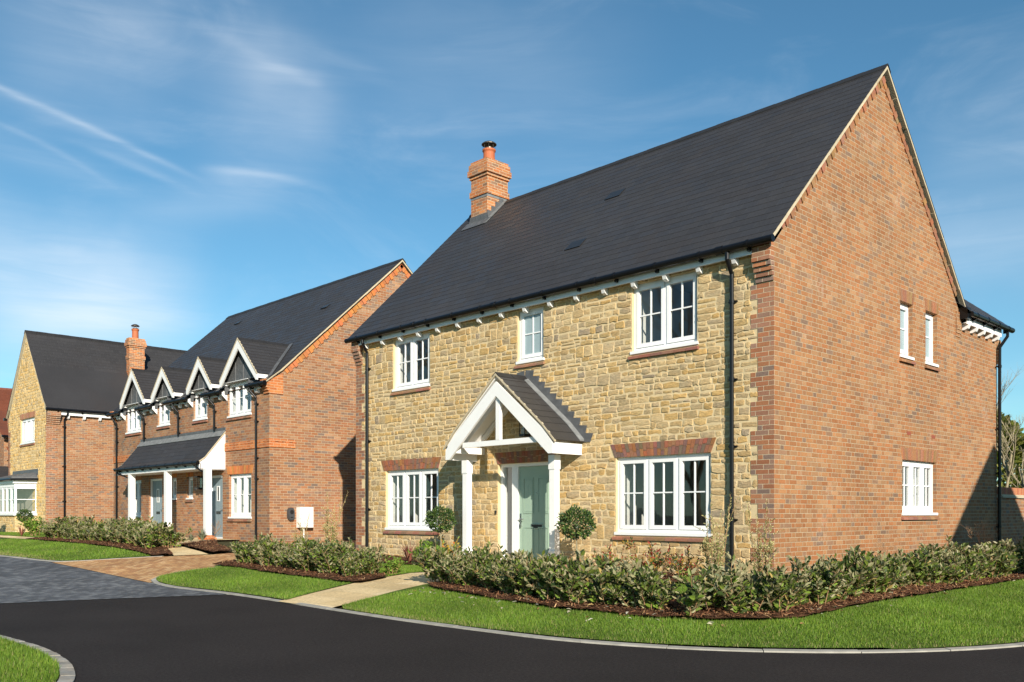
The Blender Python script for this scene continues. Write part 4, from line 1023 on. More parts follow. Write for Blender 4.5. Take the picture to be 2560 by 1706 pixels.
        for sg, e in ((-1, a), (1, b)):
            mb.extrude([(x, fy - .005, z) for x, z in ((ax, az - .005), (e, tz - .005), (e, tz - .19), (e - sg * .07, tz - .19), (ax, az - .30))], (0, .04, 0))
            x0, x1 = sorted((e, e - sg * .04)); mb.hexa([(x0, fy + .036, tz - .13), (x1, fy + .036, tz - .13), (x1, fy + .036, tz - .02), (x0, fy + .036, tz - .02), (x0, zr(tz - .13) - .05, tz - .13), (x1, zr(tz - .13) - .05, tz - .13), (x1, zr(tz) - .02, tz - .02), (x0, zr(tz) - .02, tz - .02)])
        mb.build('barge_board', 'white', d)
        mb = MB()
        for sg, e in ((-1, a), (1, b)): mb.hexa([(ax, fy - .02, az - .03), (e, fy - .02, tz - .03), (e, fy + .02, tz - .03), (ax, fy + .02, az - .03), (ax, fy - .02, az + .006), (e, fy - .02, tz + .006), (e, fy + .02, tz + .006), (ax, fy + .02, az + .006)])
        mb.build('verge', 'verge', d)
        mb = MB(); g = Y0 - .10; zb = w[3] + .0
        q = [(a + .06, zb), (b - .06, zb), (b - .06, tz - .03), (ax, az - .06), (a + .06, tz - .03)]; mb.extrude([(x, g, z) for x, z in q], (0, .05, 0))
        for sx in (-.5, 0, .5): x = ax + sx * (b - a) * .42; zt = az - .1 - abs(x - ax) * s * 1.02; mb.tube([(x, g - .004, zb + .01), (x, g - .004, zt)], .012, 5)
        # lead cheeks beside the window
        for sg, e in ((-1, w[0]), (1, w[1])): x0, x1 = sorted((e, e + sg * .03)); mb.hexa([(x0, g, 4.9), (x1, g, 4.9), (x1, g, zb), (x0, g, zb), (x0, zr(4.9 + .4), 4.9), (x1, zr(4.9 + .4), 4.9), (x1, zr(zb + .3), zb + .25), (x0, zr(zb + .3), zb + .25)])
        for sg, e, x1 in ((-1, w[0], a), (1, w[1], b)):
            p = (e, e + sg * .33); mb.hexa([(p[0], Y0 - .17, 5.075), (p[1], Y0 - .17, 5.05), (p[1], Y0 + .12, 5.22), (p[0], Y0 + .12, 5.25), (p[0], Y0 - .17, 5.09), (p[1], Y0 - .17, 5.065), (p[1], Y0 + .12, 5.24), (p[0], Y0 + .12, 5.27)])
        mb.build('lead_gable', 'lead', d)
        mb = MB()
        for sg, e in ((1, b), (-1, a)): p = (e, zr(tz), tz); q = (ax + sg * .05, yb, az); mb.hexa([(p[0], p[1] - .12, p[2] - .10), (p[0] + sg * .13, p[1] - .08, p[2] - .065), (q[0] + sg * .13, q[1] - .01, q[2] + .0), (q[0], q[1] - .03, q[2] - .02), (p[0], p[1] - .12, p[2] - .03), (p[0] + sg * .13, p[1] - .06, p[2] - .02), (q[0] + sg * .13, q[1] + .02, q[2] + .05), (q[0], q[1] - .01, q[2] + .04)])
        mb.build('valley_lead', 'lead', d)
        mb = MB(F); mb.box(w[0], w[1], w[3] + .0, w[3] + .015, -.02, .12); mb.build('window_head', 'white', d)
    # lean-to porch
    a, b = -25.2, -18.78; py = Y0 - .85; gz = 2.86
    mb = MB(); k1, kz1 = Y0 - .66, 2.99; v = slates(mb, (a, py, gz), (b, py, gz), (a, k1, kz1), (b, k1, kz1), .18); slates(mb, (a, k1, kz1), (b, k1, kz1), (a, Y0, 3.80), (b, Y0, 3.80), .18, v0=v)
    p = mb.build('lean_to_porch', 'slate', H, recalc=False)
    mb = MB(); mb.hexa([(a, Y0 - .15, 3.65), (b, Y0 - .15, 3.65), (b, Y0, 3.815), (a, Y0, 3.815), (a, Y0 - .15, 3.665), (b, Y0 - .15, 3.665), (b, Y0 - .004, 3.84), (a, Y0 - .004, 3.84)]); mb.build('lead_apron', 'lead_pale', p)
    mb = MB(F); mb.box(a, b + .03, 3.80, 3.92, -.01, .014); mb.build('lead_flashing', 'lead', p)
    mb = MB(F); mb.box(a, b, 2.63, 2.80, .78, .80); mb.box(a, b, 2.63, 2.645, 0, .78); mb.build('fascia', 'white', p)
    for s, x in ((1, b), (-1, a)):
        mb = MB(); q = [(Y0, 2.62), (Y0 - .81, 2.62), (Y0 - .84, 2.80), (k1, kz1 - .03), (Y0, 3.77)]; x0 = x - .03 if s > 0 else x; mb.extrude([(x0, y, z) for y, z in q], (.03, 0, 0)); mb.build('cheek_board', 'white', p)
        mb = MB(); x0 = x - .02 if s > 0 else x - .02
        for P, Q in (((py, gz), (k1, kz1)), ((k1, kz1), (Y0, 3.80))): mb.hexa([(x0, P[0], P[1] - .035), (x0 + .05, P[0], P[1] - .035), (x0 + .05, Q[0], Q[1] - .035), (x0, Q[0], Q[1] - .035), (x0, P[0], P[1] + .002), (x0 + .05, P[0], P[1] + .002), (x0 + .05, Q[0], Q[1] + .002), (x0, Q[0], Q[1] + .002)])
        mb.build('verge', 'verge', p)
    gm = gutter(H, (a - .05, py - .03, gz - .045), (b + .03, py - .03, gz - .045), brk=.62)
    for x in (-24.2, -21.27, -18.48):
        pm = MB(); pm.box(x - .09, x + .09, Y0 - .80, Y0 - .62, .66, 2.63); pm.build('post', 'white', p)
        qm = MB(); qm.box(x - .2, x + .2, Y0 - .90, Y0 - .52, .2, .58); qm.hexa([(x - .2, Y0 - .9, .582), (x + .2, Y0 - .9, .582), (x + .2, Y0 - .52, .582), (x - .2, Y0 - .52, .582), (x - .1, Y0 - .81, .66), (x + .1, Y0 - .81, .66), (x + .1, Y0 - .61, .66), (x - .1, Y0 - .61, .66)]); qm.build('post_base', 'brick_orange', p)
    for x, gx in ((-18.66, -18.9), (-24.4, -25.05)):
        downpipe(H, [(gx, py - .03, gz - .09), (gx, py - .03, gz - .17), (x, Y0 - .70, gz - .36), (x, Y0 - .70, .75), (x - .1, Y0 - .8, .6), (x - .16, Y0 - .84, .5)], clips=(2.2, .95))
    return H
middle_house()
lantern('wall_lantern', (-20.35, .47 - .11, 2.25), 1.5, 'black box lantern between narrow window and white post under the lean-to porch')


def charger():
    o = empty('car_charger', (-16.1, 1.12, 1.28), 'rounded black car charging point on red brick wall beside white meter box', 'charger')
    prof = [(.105 * math.copysign(abs(math.cos(t)) ** .7, math.cos(t)), .185 * math.copysign(abs(math.sin(t)) ** .7, math.sin(t))) for t in [2 * math.pi * k / 20 for k in range(20)]]
    mb = MB(TR(-16.1)); mb.extrude([(1.12 + s, 1.28 + z, 0) for s, z in prof], (0, 0, .09)); mb.extrude([(1.12 + s * .88, 1.28 + z * .9, .09) for s, z in prof], (0, 0, .02)); mb.build('casing', simple('charger_grey', (.06, .062, .066), .4), o)
    mb = MB(TR(-16.1)); mb.tube([(1.12, 1.34, .108), (1.12, 1.34, .116)], .06, 16); mb.box(1.08, 1.16, 1.17, 1.2, .11, .114); mb.build('socket', 'darkmetal', o)
charger()


def meter_box():
    o = empty('meter_box', (-16.1, 1.55, .45), 'white meter cabinet on red brick wall with white conduit running down', 'meter cabinet')
    T = TR(-16.1); mb = MB(T); mb.box(1.33, 1.77, .89, 1.48, 0, .2); mb.build('cabinet', 'upvc', o)
    mb = MB(T); mb.box(1.345, 1.755, .905, 1.465, .2, .212); mb.tube([(1.40, 1.15, .212), (1.40, 1.15, .225)], .015, 8); mb.build('cabinet_door', 'upvc', o)
    mb = MB(T); mb.tube([(1.5, .89, .12), (1.5, .4, .12), (1.5, .2, .12)], .022, 8); mb.build('conduit', 'upvc', o)
meter_box()


# ================================================================== LEFT HOUSE
def left_house():
    XR, XL_, Y0 = -31.85, -36.92, -.65; RX = (XR + XL_) / 2; F = TF(Y0); E = TR(XR); YB = 9.5; G = .5
    H = empty('stone_gable_house', (RX, 4.5, G), 'house with pale stone street gable, white bay window and steep slate roof', 'house')
    win = (-35.16, -33.3, 4.21, 5.27)
    wall_top = 5.45; apex = (RX, 8.78)
    mb = MB(F); wall_panel(mb, XL_, XR, .2, wall_top, [(*win, .12)], apex=apex); mb.mat = 1
    qb = quoin_blocks(XR, -1, .2, 4.85, .06, .03) + quoin_blocks(XL_, 1, .2, 4.85, .3, .2)
    bl = [(win[0], win[1], win[2] - .08, win[3]), (-35.3, -33.15, 5.27, 5.5)]
    sl = (apex[1] - wall_top) / (XR - RX)
    def lim(z0, z1):
        if z1 <= wall_top: return XL_, XR
        k = (z1 - wall_top) / sl + .04; return XL_ + k, XR - k
    stone_field(mb, [.2, 4.13, 5.27, 5.5, 8.7], XL_, XR, lambda a, b: [(r[0], r[1]) for r in bl if r[2] < b and r[3] > a], seed=22, limit=lim, scale=1.1, clip=quoin_clip(qb), tint=(1.28, 1.24, 1.08))
    mb.build('stone_wall', ['mortar', 'stone'], H)
    mb = MB(E); wall_panel(mb, Y0 + .012, YB, .2, wall_top, []); mb.build('brick_side_wall', 'brick_mid', H)
    mb = MB(); mb.box(XL_, XL_ + .02, Y0 + .02, YB, .2, wall_top); mb.face([(XL_, YB, wall_top), (XR, YB, wall_top), (RX, YB, 8.7)]); mb.face([(XL_, YB, 0), (XR, YB, 0), (XR, YB, wall_top), (XL_, YB, wall_top)]); mb.build('side_wall', 'brick_mid', H)
    quoin(H, E, Y0, 1, .2, 4.85, .42, .32); quoin(H, F, XR, -1, .2, 4.85, .06, .03); quoin(H, F, XL_, 1, .2, 4.85, .3, .2)
    corbel(H, E, Y0, Y0 + .5, 4.88, 5, .04, top=.22); corbel(H, TL(XL_), Y0, Y0 + .5, 4.88, 5, .04, top=.22)
    window(H, F, *win, n=3, bars=(1, 0), rec=.06, room=(3, .6)); arch(H, F, -35.25, -33.22, 5.275, 5.5, .06, [(.40, .21, .13), (.36, .19, .12)], seed=31, two=False)
    RZ = 8.95; ex, ez = XR + .24, 5.50; exl = XL_ - .24; yf = Y0 - .06
    mb = MB(); kx, kz = XR - .12, 5.84
    for s in (1, -1):
        e = RX + s * (ex - RX); k = RX + s * (kx - RX)
        A = (e, yf, ez) if s > 0 else (e, YB, ez); B = (e, YB, ez) if s > 0 else (e, yf, ez)
        A2 = (k, A[1], kz); B2 = (k, B[1], kz); v = slates(mb, A, B, A2, B2, .18); slates(mb, A2, B2, (RX, A[1], RZ), (RX, B[1], RZ), .18, v0=v)
        mb.face([(e, yf, ez - .03), (e, YB, ez - .03), (RX, YB, RZ - .06), (RX, yf, RZ - .06)])
    rf = mb.build('roof', 'slate', H, recalc=False)
    mb = MB(); ridge_tiles(mb, (RX, yf - .01, RZ), (RX, YB, RZ), (2.75, 0, -3.4), (-2.75, 0, -3.4)); mb.build('ridge', 'ridge', rf)
    for s in (1, -1):
        for P, Q in ((((RX + s * (ex - RX)), ez), (RX + s * (kx - RX), kz)), ((RX + s * (kx - RX), kz), (RX, RZ))): verge_strip(H, F, (P[0], P[1] - .012), (Q[0], Q[1] - .012), d1=.055)
    mb = MB(E); mb.box(Y0 + .5, YB, 5.26, 5.44, .12, .14); mb.box(Y0 + .5, YB, 5.275, 5.29, 0, .12); mb.build('fascia', 'white', H)
    rafter_feet(H, E, [.16 + .62 * i for i in range(6)], 5.275, w=.09, proj=.13, h=.17)
    gutter(H, (XR + .22, Y0 - .08, 5.46), (XR + .22, YB, 5.46), out=(1, 0, 0), brk=.9)
    downpipe(H, [(XR + .2, .10, 5.4), (XR + .2, .10, 5.3), (XR + .07, .02, 5.08), (XR + .065, .02, 4.95), (XR + .065, .02, .4)], out=(1, 0, 0), clips=(4.8, 3.2, 1.8))
    mb = MB(); mb.box(XL_ - .34, XL_ - .2, Y0 - .12, Y0 + .05, 5.38, 5.5); mb.build('gutter', 'black', H)
    # chimney on the near slope
    chimney(H, -33.28, -32.95, 3.06, 3.72, 6.6, 0, 8.06, 8.56, 8.98, pot=(-33.12, 3.38, .14, .42))
    # bay window
    T = TF(Y0); b0, b1, dp = -36.2, -33.05, .72; i0, i1 = b0 + .38, b1 - .38
    out = [(b0, 0), (i0, dp), (i1, dp), (b1, 0)]
    st = MB(T); st.mat = 0
    def prism(m, pts, z0, z1): m.extrude([(s, z0, d) for s, d in pts], (0, z1 - z0, 0))
    def grow(g): return [(b0 - g * 1.6, 0), (i0 - g * .8, dp + g), (i1 + g * .8, dp + g), (b1 + g * 1.6, 0)]
    prism(st, grow(-.03), .2, 1.22)
    bay = st.build('bay_base', 'mortar', H)
    sb = MB(T); stone_field(sb, [.2, 1.21], i0, i1, lambda a, b: [], seed=41, scale=1.1, tint=(1.2, 1.18, 1.08)); v0 = len(sb.v)
    sb.v = [(x, y - (dp - .03), z) for x, y, z in sb.v]; sb2 = MB(); sb2.v, sb2.f, sb2.mi, sb2.col = sb.v, sb.f, sb.mi, sb.col
    # right flank stones
    ang = MB(TF(0)); fl = math.hypot(.38, dp); stone_field(ang, [.2, 1.21], .02, fl - .02, lambda a, b: [], seed=42, tint=(1.2, 1.18, 1.08))
    ux, uy = -.38 / fl, -dp / fl; nx_, ny_ = dp / fl, -.38 / fl; base = len(sb2.v)
    for x, y, z in ang.v: dd = -y - .03; sb2.v.append((b1 + ux * x + nx_ * dd, Y0 + uy * x + ny_ * dd, z))
    sb2.f += [[i + base for i in f] for f in ang.f]; sb2.mi += ang.mi; sb2.col += ang.col
    sb2.build('bay_stonework', 'stone', bay)
    fr = MB(T); prism(fr, grow(.05), 1.22, 1.31); prism(fr, grow(-.01), 2.38, 2.53); prism(fr, grow(.06), 2.53, 2.66)
    bw = fr.build('bay_window', 'upvc', H)
    def lights(A, B, n, m):
        A, B = Vector(A), Vector(B); L = (B - A).length; d = (B - A) / L; nn = Vector((-d.y, d.x)); nn = nn if nn.y > 0 or (abs(nn.y) < .3 and nn.x > 0) else -nn
        P = lambda t, o: (A + d * t + nn * o)
        def bx(mb_, t0, t1, z0, z1, o0, o1):
            q = [P(t0, o0), P(t1, o0), P(t1, o1), P(t0, o1)]; mb_.hexa([(p.x, z0, p.y) for p in q] + [(p.x, z1, p.y) for p in q])
        for i in range(n + 1): t = L * i / n; bx(m[0], max(0, t - .05), min(L, t + .05), 1.31, 2.38, -.09, -.02)
        for i in range(n):
            t0, t1 = L * i / n + .05, L * (i + 1) / n - .05; bx(m[0], t0, t1, 1.31, 1.38, -.08, -.03); bx(m[0], t0, t1, 2.31, 2.38, -.08, -.03); bx(m[0], t0, t1, 1.86, 1.885, -.07, -.035)
            q = [P(t0, -.055), P(t1, -.055)]; m[1].face([(q[0].x, 1.38, q[0].y), (q[1].x, 1.38, q[1].y), (q[1].x, 2.31, q[1].y), (q[0].x, 2.31, q[0].y)])
    m = [MB(T), MB(T)]; lights((i0, dp), (i1, dp), 4, m); lights((i1, dp), (b1, 0), 1, m); lights((b0, 0), (i0, dp), 1, m)
    m[0].build('mullions', 'upvc', bw); m[1].build('pane', 'glass', bw, recalc=False)
    rm = MB(T); rm.box(i0 + .1, i1 - .1, 1.25, 2.45, -1.5, .02); rm.build('bay_interior', 'room', bw, recalc=False)
    lr = MB(T); prism(lr, grow(.14), 2.68, 2.76); g = grow(.14)
    lr.extrude([(s, 2.76, d) for s, d in g], (0, .02, 0)); lr.hexa([(g[0][0], 2.78, 0), (g[3][0], 2.78, 0), (g[2][0], 2.78, g[2][1]), (g[1][0], 2.78, g[1][1]), (g[0][0] + .1, 2.98, 0), (g[3][0] - .1, 2.98, 0), (g[3][0] - .4, 2.98, .05), (g[0][0] + .4, 2.98, .05)]); lr.box(g[0][0] + .15, g[3][0] + .02, 2.9, 3.12, -.01, .02)
    lr.build('bay_roof', 'lead', H)
    gm = MB(T); pts = [(s, 2.69, d) for s, d in grow(.17)]; gm.tube(pts, .05, 8); gm.build('gutter', 'black', H)
    return H
left_house()


def red_roof_house():
    H = empty('red_roof_house', (-47, 5, .5), 'distant brick house with red clay tile roof beside the pale stone gable', 'house'); XR = -42.0
    mb = MB(); mb.box(-50, XR, .5, 14, .2, 5.2); mb.face([(-50, .5, 5.2), (XR, .5, 5.2), (-46, .5, 7.6)]); mb.build('wall', 'brick_mid', H)
    mb = MB(); v = slates(mb, (XR + .35, .3, 5.1), (XR + .35, 14.2, 5.1), (-46, .3, 7.9), (-46, 14.2, 7.9), .12, .014); slates(mb, (-50.3, 14.2, 5.1), (-50.3, .3, 5.1), (-46, 14.2, 7.9), (-46, .3, 7.9), .12, .014); r = mb.build('roof', 'redtile', H, recalc=False)
    mb = MB(); ridge_tiles(mb, (-46, .3, 7.9), (-46, 14.2, 7.9), (4, 0, -2.7), (-4, 0, -2.7), w=.18); mb.build('ridge', simple('red_ridge', (.2, .06, .035), .8), r)
    # flat-topped white bay over a small tiled lean-to
    mb = MB(); mb.box(XR, XR + .9, .8, 3.2, 5.0, 5.25); mb.box(XR, XR + .7, 1.0, 3.0, 4.65, 4.95); mb.build('dormer_fascia', 'white', H)
    mb = MB(); slates(mb, (XR + 1.2, .6, 3.7), (XR + 1.2, 4, 3.7), (XR, .6, 4.55), (XR, 4, 4.55), .12); mb.build('porch_roof', 'redtile', H, recalc=False)
    mb = MB(); slates(mb, (XR + 2.2, .0, 2.5), (XR + 2.2, 4.4, 2.5), (XR, .0, 3.6), (XR, 4.4, 3.6), .2); mb.build('lean_to_roof', 'slate', H, recalc=False)
    window(H, TR(XR), 1.2, 2.4, 2.7, 3.6, n=2, bars=(0, 1)); mb = MB(); mb.box(XR + 1.9, XR + 2.08, .1, .28, .8, 2.5); mb.build('post', 'white', H)
    mb = MB(); mb.box(XR + 1.8, XR + 2.2, 0, .4, .2, .8); mb.build('post_base', 'brick_quoin', H)
    gutter(H, (XR + .4, .3, 5.05), (XR + .4, .8, 5.05), out=(1, 0, 0)); downpipe(H, [(XR + .07, .7, 5.0), (XR + .07, .7, .4)], out=(1, 0, 0), clips=(3.9,))
red_roof_house()


def side_house():
    """house across the road, beyond the right edge of the picture: its gable shadow lies on the wing"""
    H = empty('neighbour_house', (14, 3.6, .1), 'brick house across the side road, outside the photograph', 'house'); X0, Y0, Y1, RY, RZ = 10.2, -.35, 7.55, 3.6, 7.95
    mb = MB(TL(X0)); wall_panel(mb, Y0, Y1, 0, 4.5, [(2.2, 3.8, .9, 2.1, .15), (2.4, 3.6, 3.2, 4.3, .15)], apex=(RY, 7.8)); mb.build('gable_wall', 'brick_mid', H)
    mb = MB(TF(Y0)); wall_panel(mb, X0, 19, 0, 4.5, [(12, 13.6, .9, 2.1, .15), (15, 16.4, .9, 2.1, .15)]); mb.build('front_wall', 'brick_mid', H)
    mb = MB(); mb.box(X0, 19, Y1 - .02, Y1, 0, 4.5); mb.box(18.98, 19, Y0, Y1 - .02, 0, 4.5); mb.build('rear_wall', 'brick_mid', H)
    window(H, TL(X0), 2.2, 3.8, .9, 2.1, n=3); window(H, TL(X0), 2.4, 3.6, 3.2, 4.3, n=2); window(H, TF(Y0), 12, 13.6, .9, 2.1, n=3); window(H, TF(Y0), 15, 16.4, .9, 2.1, n=3)
    mb = MB(); slates(mb, (X0 - .1, Y0 - .25, 4.45), (19.1, Y0 - .25, 4.45), (X0 - .1, RY, RZ), (19.1, RY, RZ)); slates(mb, (19.1, Y1 + .25, 4.45), (X0 - .1, Y1 + .25, 4.45), (19.1, RY, RZ), (X0 - .1, RY, RZ)); mb.build('roof', 'slate', H, recalc=False)
side_house()


def garden_wall():
    o = empty('garden_wall', (.0, 15, .25), 'brick garden wall with tile creasing and brick on edge coping behind the house wing', 'wall')
    x = -.02; mb = MB(); mb.box(x - .215, x, 9.95, 24, .0, 1.66); mb.build('brickwork', 'brick_mid', o)
    mb = MB(); mb.box(x - .25, x + .045, 9.95, 24, 1.662, 1.70); mb.box(x - .24, x + .03, 9.95, 24, 1.702, 1.735); mb.build('tile_creasing', 'verge', o)
    mb = MB(); y = 9.95
    while y < 24: mb.c = tuple(q * rnd.uniform(.85, 1.1) for q in rnd.choice([(.42, .16, .085), (.38, .15, .09), (.46, .2, .11)])); mb.box(x - .225, x + .012, y, y + .066, 1.737, 1.90); y += .075
    mb.build('coping', 'brick_unit', o)
garden_wall()


# ================================================================== PLANTS
def leaf_arrays(P, D, S, L, W, fold=.25, curl=.12):
    """leaves at P along D with side vectors S: two quads each, folded on the midrib"""
    n = len(P); N = np.cross(S, D); N /= np.linalg.norm(N, axis=1)[:, None] + 1e-9
    L = L[:, None]; W = W[:, None]
    f = N * W * fold; c = N * L * curl
    v = np.stack([P, P + D * L * .32 + S * W * .5 + f, P + D * L * .72 + S * W * .42 + f * .8 - c * .4, P + D * L - c, P + D * L * .72 - S * W * .42 + f * .8 - c * .4, P + D * L * .32 - S * W * .5 + f], 1)
    base = (np.arange(n) * 6)[:, None]
    fa = np.concatenate([base + np.array([0, 1, 2, 3]), base + np.array([0, 3, 4, 5])], 1).reshape(-1, 4)
    return v.reshape(-1, 3), fa


def np_mesh(name, verts, faces, cols, mat):
    """quads or triangles with one colour per face"""
    me = bpy.data.meshes.new(name); k = faces.shape[1]; nf = len(faces)
    me.vertices.add(len(verts)); me.vertices.foreach_set('co', np.asarray(verts, np.float32).ravel())
    me.loops.add(nf * k); me.loops.foreach_set('vertex_index', faces.astype(np.int32).ravel())
    me.polygons.add(nf); me.polygons.foreach_set('loop_start', np.arange(0, nf * k, k, dtype=np.int32)); me.polygons.foreach_set('loop_total', np.full(nf, k, np.int32))
    at = me.attributes.new('Col', 'FLOAT_COLOR', 'CORNER'); c = np.ones((nf, k, 4), np.float32); c[:, :, :3] = np.asarray(cols)[:, None, :]; at.data.foreach_set('color', c.ravel())
    me.update(calc_edges=True); me.materials.append(M[mat] if isinstance(mat, str) else mat); me.polygons.foreach_set('use_smooth', np.zeros(nf, bool)); return me


def unit(v): return v / (np.linalg.norm(v, axis=-1, keepdims=True) + 1e-9)


M['leaf_silver'] = leaf_mat('silverberry_leaf', under=(.37, .325, .19), gloss=.46)
M['leaf'] = leaf_mat('evergreen_leaf', gloss=.42)
M['leaf_soft'] = leaf_mat('soft_leaf', gloss=.6, trans=.3)
M['bark'] = simple('bark', (.17, .125, .075), .9, .1, 20, .3, bump=.5)
M['bark_pale'] = simple('bark_pale', (.30, .255, .165), .85, .15, 14, .3, bump=.5)
M['twig'] = simple('dry_twig', (.34, .20, .11), .85, .1, 30, .3)
M['grass'] = leaf_mat('grass_blade', gloss=.5, trans=.3)


def shrub_meshes(seed, height=.40, spread=.30, stems=17, pal=None, leaf=(.048, .086), mat='leaf_silver', per=(24, 33), lean=.55):
    r = np.random.default_rng(seed); mb = MB(); P, D, T = [], [], []
    for i in range(stems):
        a = r.uniform(0, 2 * np.pi); tilt = r.uniform(.05, lean); h = height * (r.uniform(.55, 1.05) if i % 5 else r.uniform(1.1, 1.34)); b = np.array([math.cos(a), math.sin(a), 0]) * r.uniform(.02, spread * .45)
        d = np.array([math.cos(a) * math.sin(tilt), math.sin(a) * math.sin(tilt), math.cos(tilt)]); bend = np.array([r.normal(0, .06), r.normal(0, .06), 0])
        pts = [b + d * h * f + bend * f * f for f in (0, .35, .7, 1.0)]
        mb.tube([tuple(p) for p in pts], [.006, .005, .004, .002], 5, cap=False)
        n = int(r.uniform(*per))
        for f in np.linspace(.10, 1.0, n):
            k = min(int(f * 3), 2); p = pts[k] + (pts[k + 1] - pts[k]) * (f * 3 - k); P.append(p); D.append(d); T.append(f)
        for _ in range(3):       # side shoots
            f = r.uniform(.25, .8); k = min(int(f * 3), 2); p = pts[k] + (pts[k + 1] - pts[k]) * (f * 3 - k); a2 = r.uniform(0, 2 * np.pi); dd = unit(d * .6 + np.array([math.cos(a2), math.sin(a2), r.uniform(-.1, .5)]))
            L = r.uniform(.12, .24); mb.tube([tuple(p), tuple(p + dd * L)], [.003, .0015], 4, cap=False)
            for g in np.linspace(.2, 1, 10): P.append(p + dd * L * g); D.append(dd); T.append(f)
    P, D, T = np.array(P), np.array(D), np.array(T); n = len(P)
    ang = r.uniform(0, 2 * np.pi, n); out = np.stack([np.cos(ang), np.sin(ang), np.zeros(n)], 1)
    axis = unit(D * (.25 + .75 * T[:, None]) + out * (1.05 - .3 * T[:, None]) + np.array([0, 0, .15]))
    oc = unit(P * np.array([1, 1, 0]) + out * .08); flip = np.where(r.random(n) < .02 + .12 * T, -1.0, 1.0)[:, None]; side = flip * unit(np.cross(axis, np.array([0, 0, .75]) + oc * .8 + r.normal(0, .38, (n, 3)))); L = r.uniform(*leaf, n); W = L * r.uniform(.42, .55, n)
    v, f = leaf_arrays(P + axis * .008, axis, side, L, W)
    pal = pal or [(.045, .070, .015), (.066, .098, .018), (.092, .128, .022), (.034, .054, .015), (.125, .16, .026)]
    c = np.array(pal)[r.integers(0, len(pal), n)]; yg = (r.random(n) < np.clip(.75 - T * 1.15, 0, .7))
    c[yg] = np.array([.15, .215, .03]) * r.uniform(.75, 1.25, (yg.sum(), 1)); c *= r.uniform(.75, 1.3, (n, 1)); odd = r.random(n) < .012; c[odd] = (.42, .30, .10)
    lm = np_mesh('foliage', v, f, np.repeat(c, 2, 0), mat)
    sm = bpy.data.meshes.new('stem'); sm.from_pydata(mb.v, [], mb.f); sm.materials.append(M['twig']); return lm, sm


def place(name, meshes, loc, rz, s, label, cat, group=None):
    e = empty(name, loc, label, cat, group); e.rotation_euler = (0, 0, rz); e.scale = (s, s, s) if not isinstance(s, tuple) else s
    for nm, me in meshes:
        o = bpy.data.objects.new(nm, me); COL.objects.link(o); o.parent = e
    return e


HEDGE = [shrub_meshes(100 + i) for i in range(7)]
def hedge(line, gap, label, group, jit=.09, s=(.72, 1.2), rows=((0, 1.0),)):
    line = smooth_line(line, .05); L = [0]
    for a, b in zip(line, line[1:]): L.append(L[-1] + math.dist(a, b))
    for off, sc_ in rows:
        d = rnd.uniform(0, gap * .5)
        while d < L[-1]:
            i = max(k for k in range(len(L)) if L[k] <= d); i = min(i, len(line) - 2); a, b = line[i], line[i + 1]; t = (d - L[i]) / max(L[i + 1] - L[i], 1e-6)
            n = Vector((-(b[1] - a[1]), b[0] - a[0])).normalized() * off
            x, y = a[0] + (b[0] - a[0]) * t + rnd.uniform(-jit, jit) + n.x, a[1] + (b[1] - a[1]) * t + rnd.uniform(-jit, jit) + n.y
            m = rnd.choice(HEDGE); place('hedge_shrub', [('foliage', m[0]), ('stem', m[1])], (x, y, hgt(x, y) + .03), rnd.uniform(0, 6.28), sc_ * rnd.uniform(*s), label, 'shrub', group); d += gap * rnd.uniform(.75, 1.3)
hedge([(-3.95, -3.3), (-3.2, -3.5), (-1.7, -3.78), (-.3, -3.98), (.5, -4.02), (.92, -3.98)], .35, 'silver backed evergreen shrub in the hedge before the stone house, between path and hedge gap', 'hedge shrubs in front of the stone wall', rows=((0, 1.0), (.28, .95)))
hedge([(1.62, -3.68), (1.86, -3.05), (1.9, -1.5), (1.9, 1), (1.9, 4), (1.9, 9)], .38, 'silver backed evergreen shrub in the hedge along the brick gable', 'hedge shrubs along the brick gable', rows=((0, 1.0), (.30, .97)))
hedge([(-10.15, -3.45), (-8.6, -3.35), (-7, -3.45), (-5.75, -3.62)], .34, 'silver backed evergreen shrub in the hedge between brick driveway and stone path', 'hedge shrubs between driveway and path', rows=((0, 1.0), (.28, .95)))
hedge([(-23.2, -3.0), (-20, -3.1), (-17, -3.2), (-14.5, -3.35)], .40, 'silver backed evergreen shrub in the hedge before the dark grey house doors', 'hedge shrubs by the far lawn', rows=((0, 1.12), (.3, 1.1)))
sp = shrub_meshes(210, .42, .3, 6, per=(10, 14), leaf=(.06, .1)); place('hedge_shrub', [('foliage', sp[0]), ('stem', sp[1])], (1.27, -4.02, hgt(1.27, -4.02) + .03), 1.0, 1.0, 'sparse leggy evergreen shrub standing alone in the gap of the hedge', 'shrub')
red = shrub_meshes(220, .45, .34, 11, pal=[(.05, .09, .025), (.08, .11, .03), (.30, .05, .03), (.22, .045, .03), (.36, .22, .04)], leaf=(.035, .06), mat='leaf', per=(22, 30))
for x, y, s, l in ((-1.55, -1.0, 1.05, 'red tipped shrub against the stone wall under the wide three light window'), (-.85, -1.15, .95, 'red tipped shrub by the stone wall, next to the black downpipe'), (-2.4, -1.0, .9, 'red tipped shrub by the stone wall nearest the door post')):
    place('red_tipped_shrub', [('foliage', red[0]), ('stem', red[1])], (x, y, hgt(x, y) + .03), rnd.uniform(0, 6), s, l, 'shrub', 'red tipped shrubs under the stone wall')
var = shrub_meshes(230, 1.0, .22, 12, pal=[(.50, .44, .20), (.42, .40, .17), (.16, .20, .06), (.55, .50, .27)], leaf=(.022, .038), mat='leaf_soft', per=(46, 60), lean=.24)
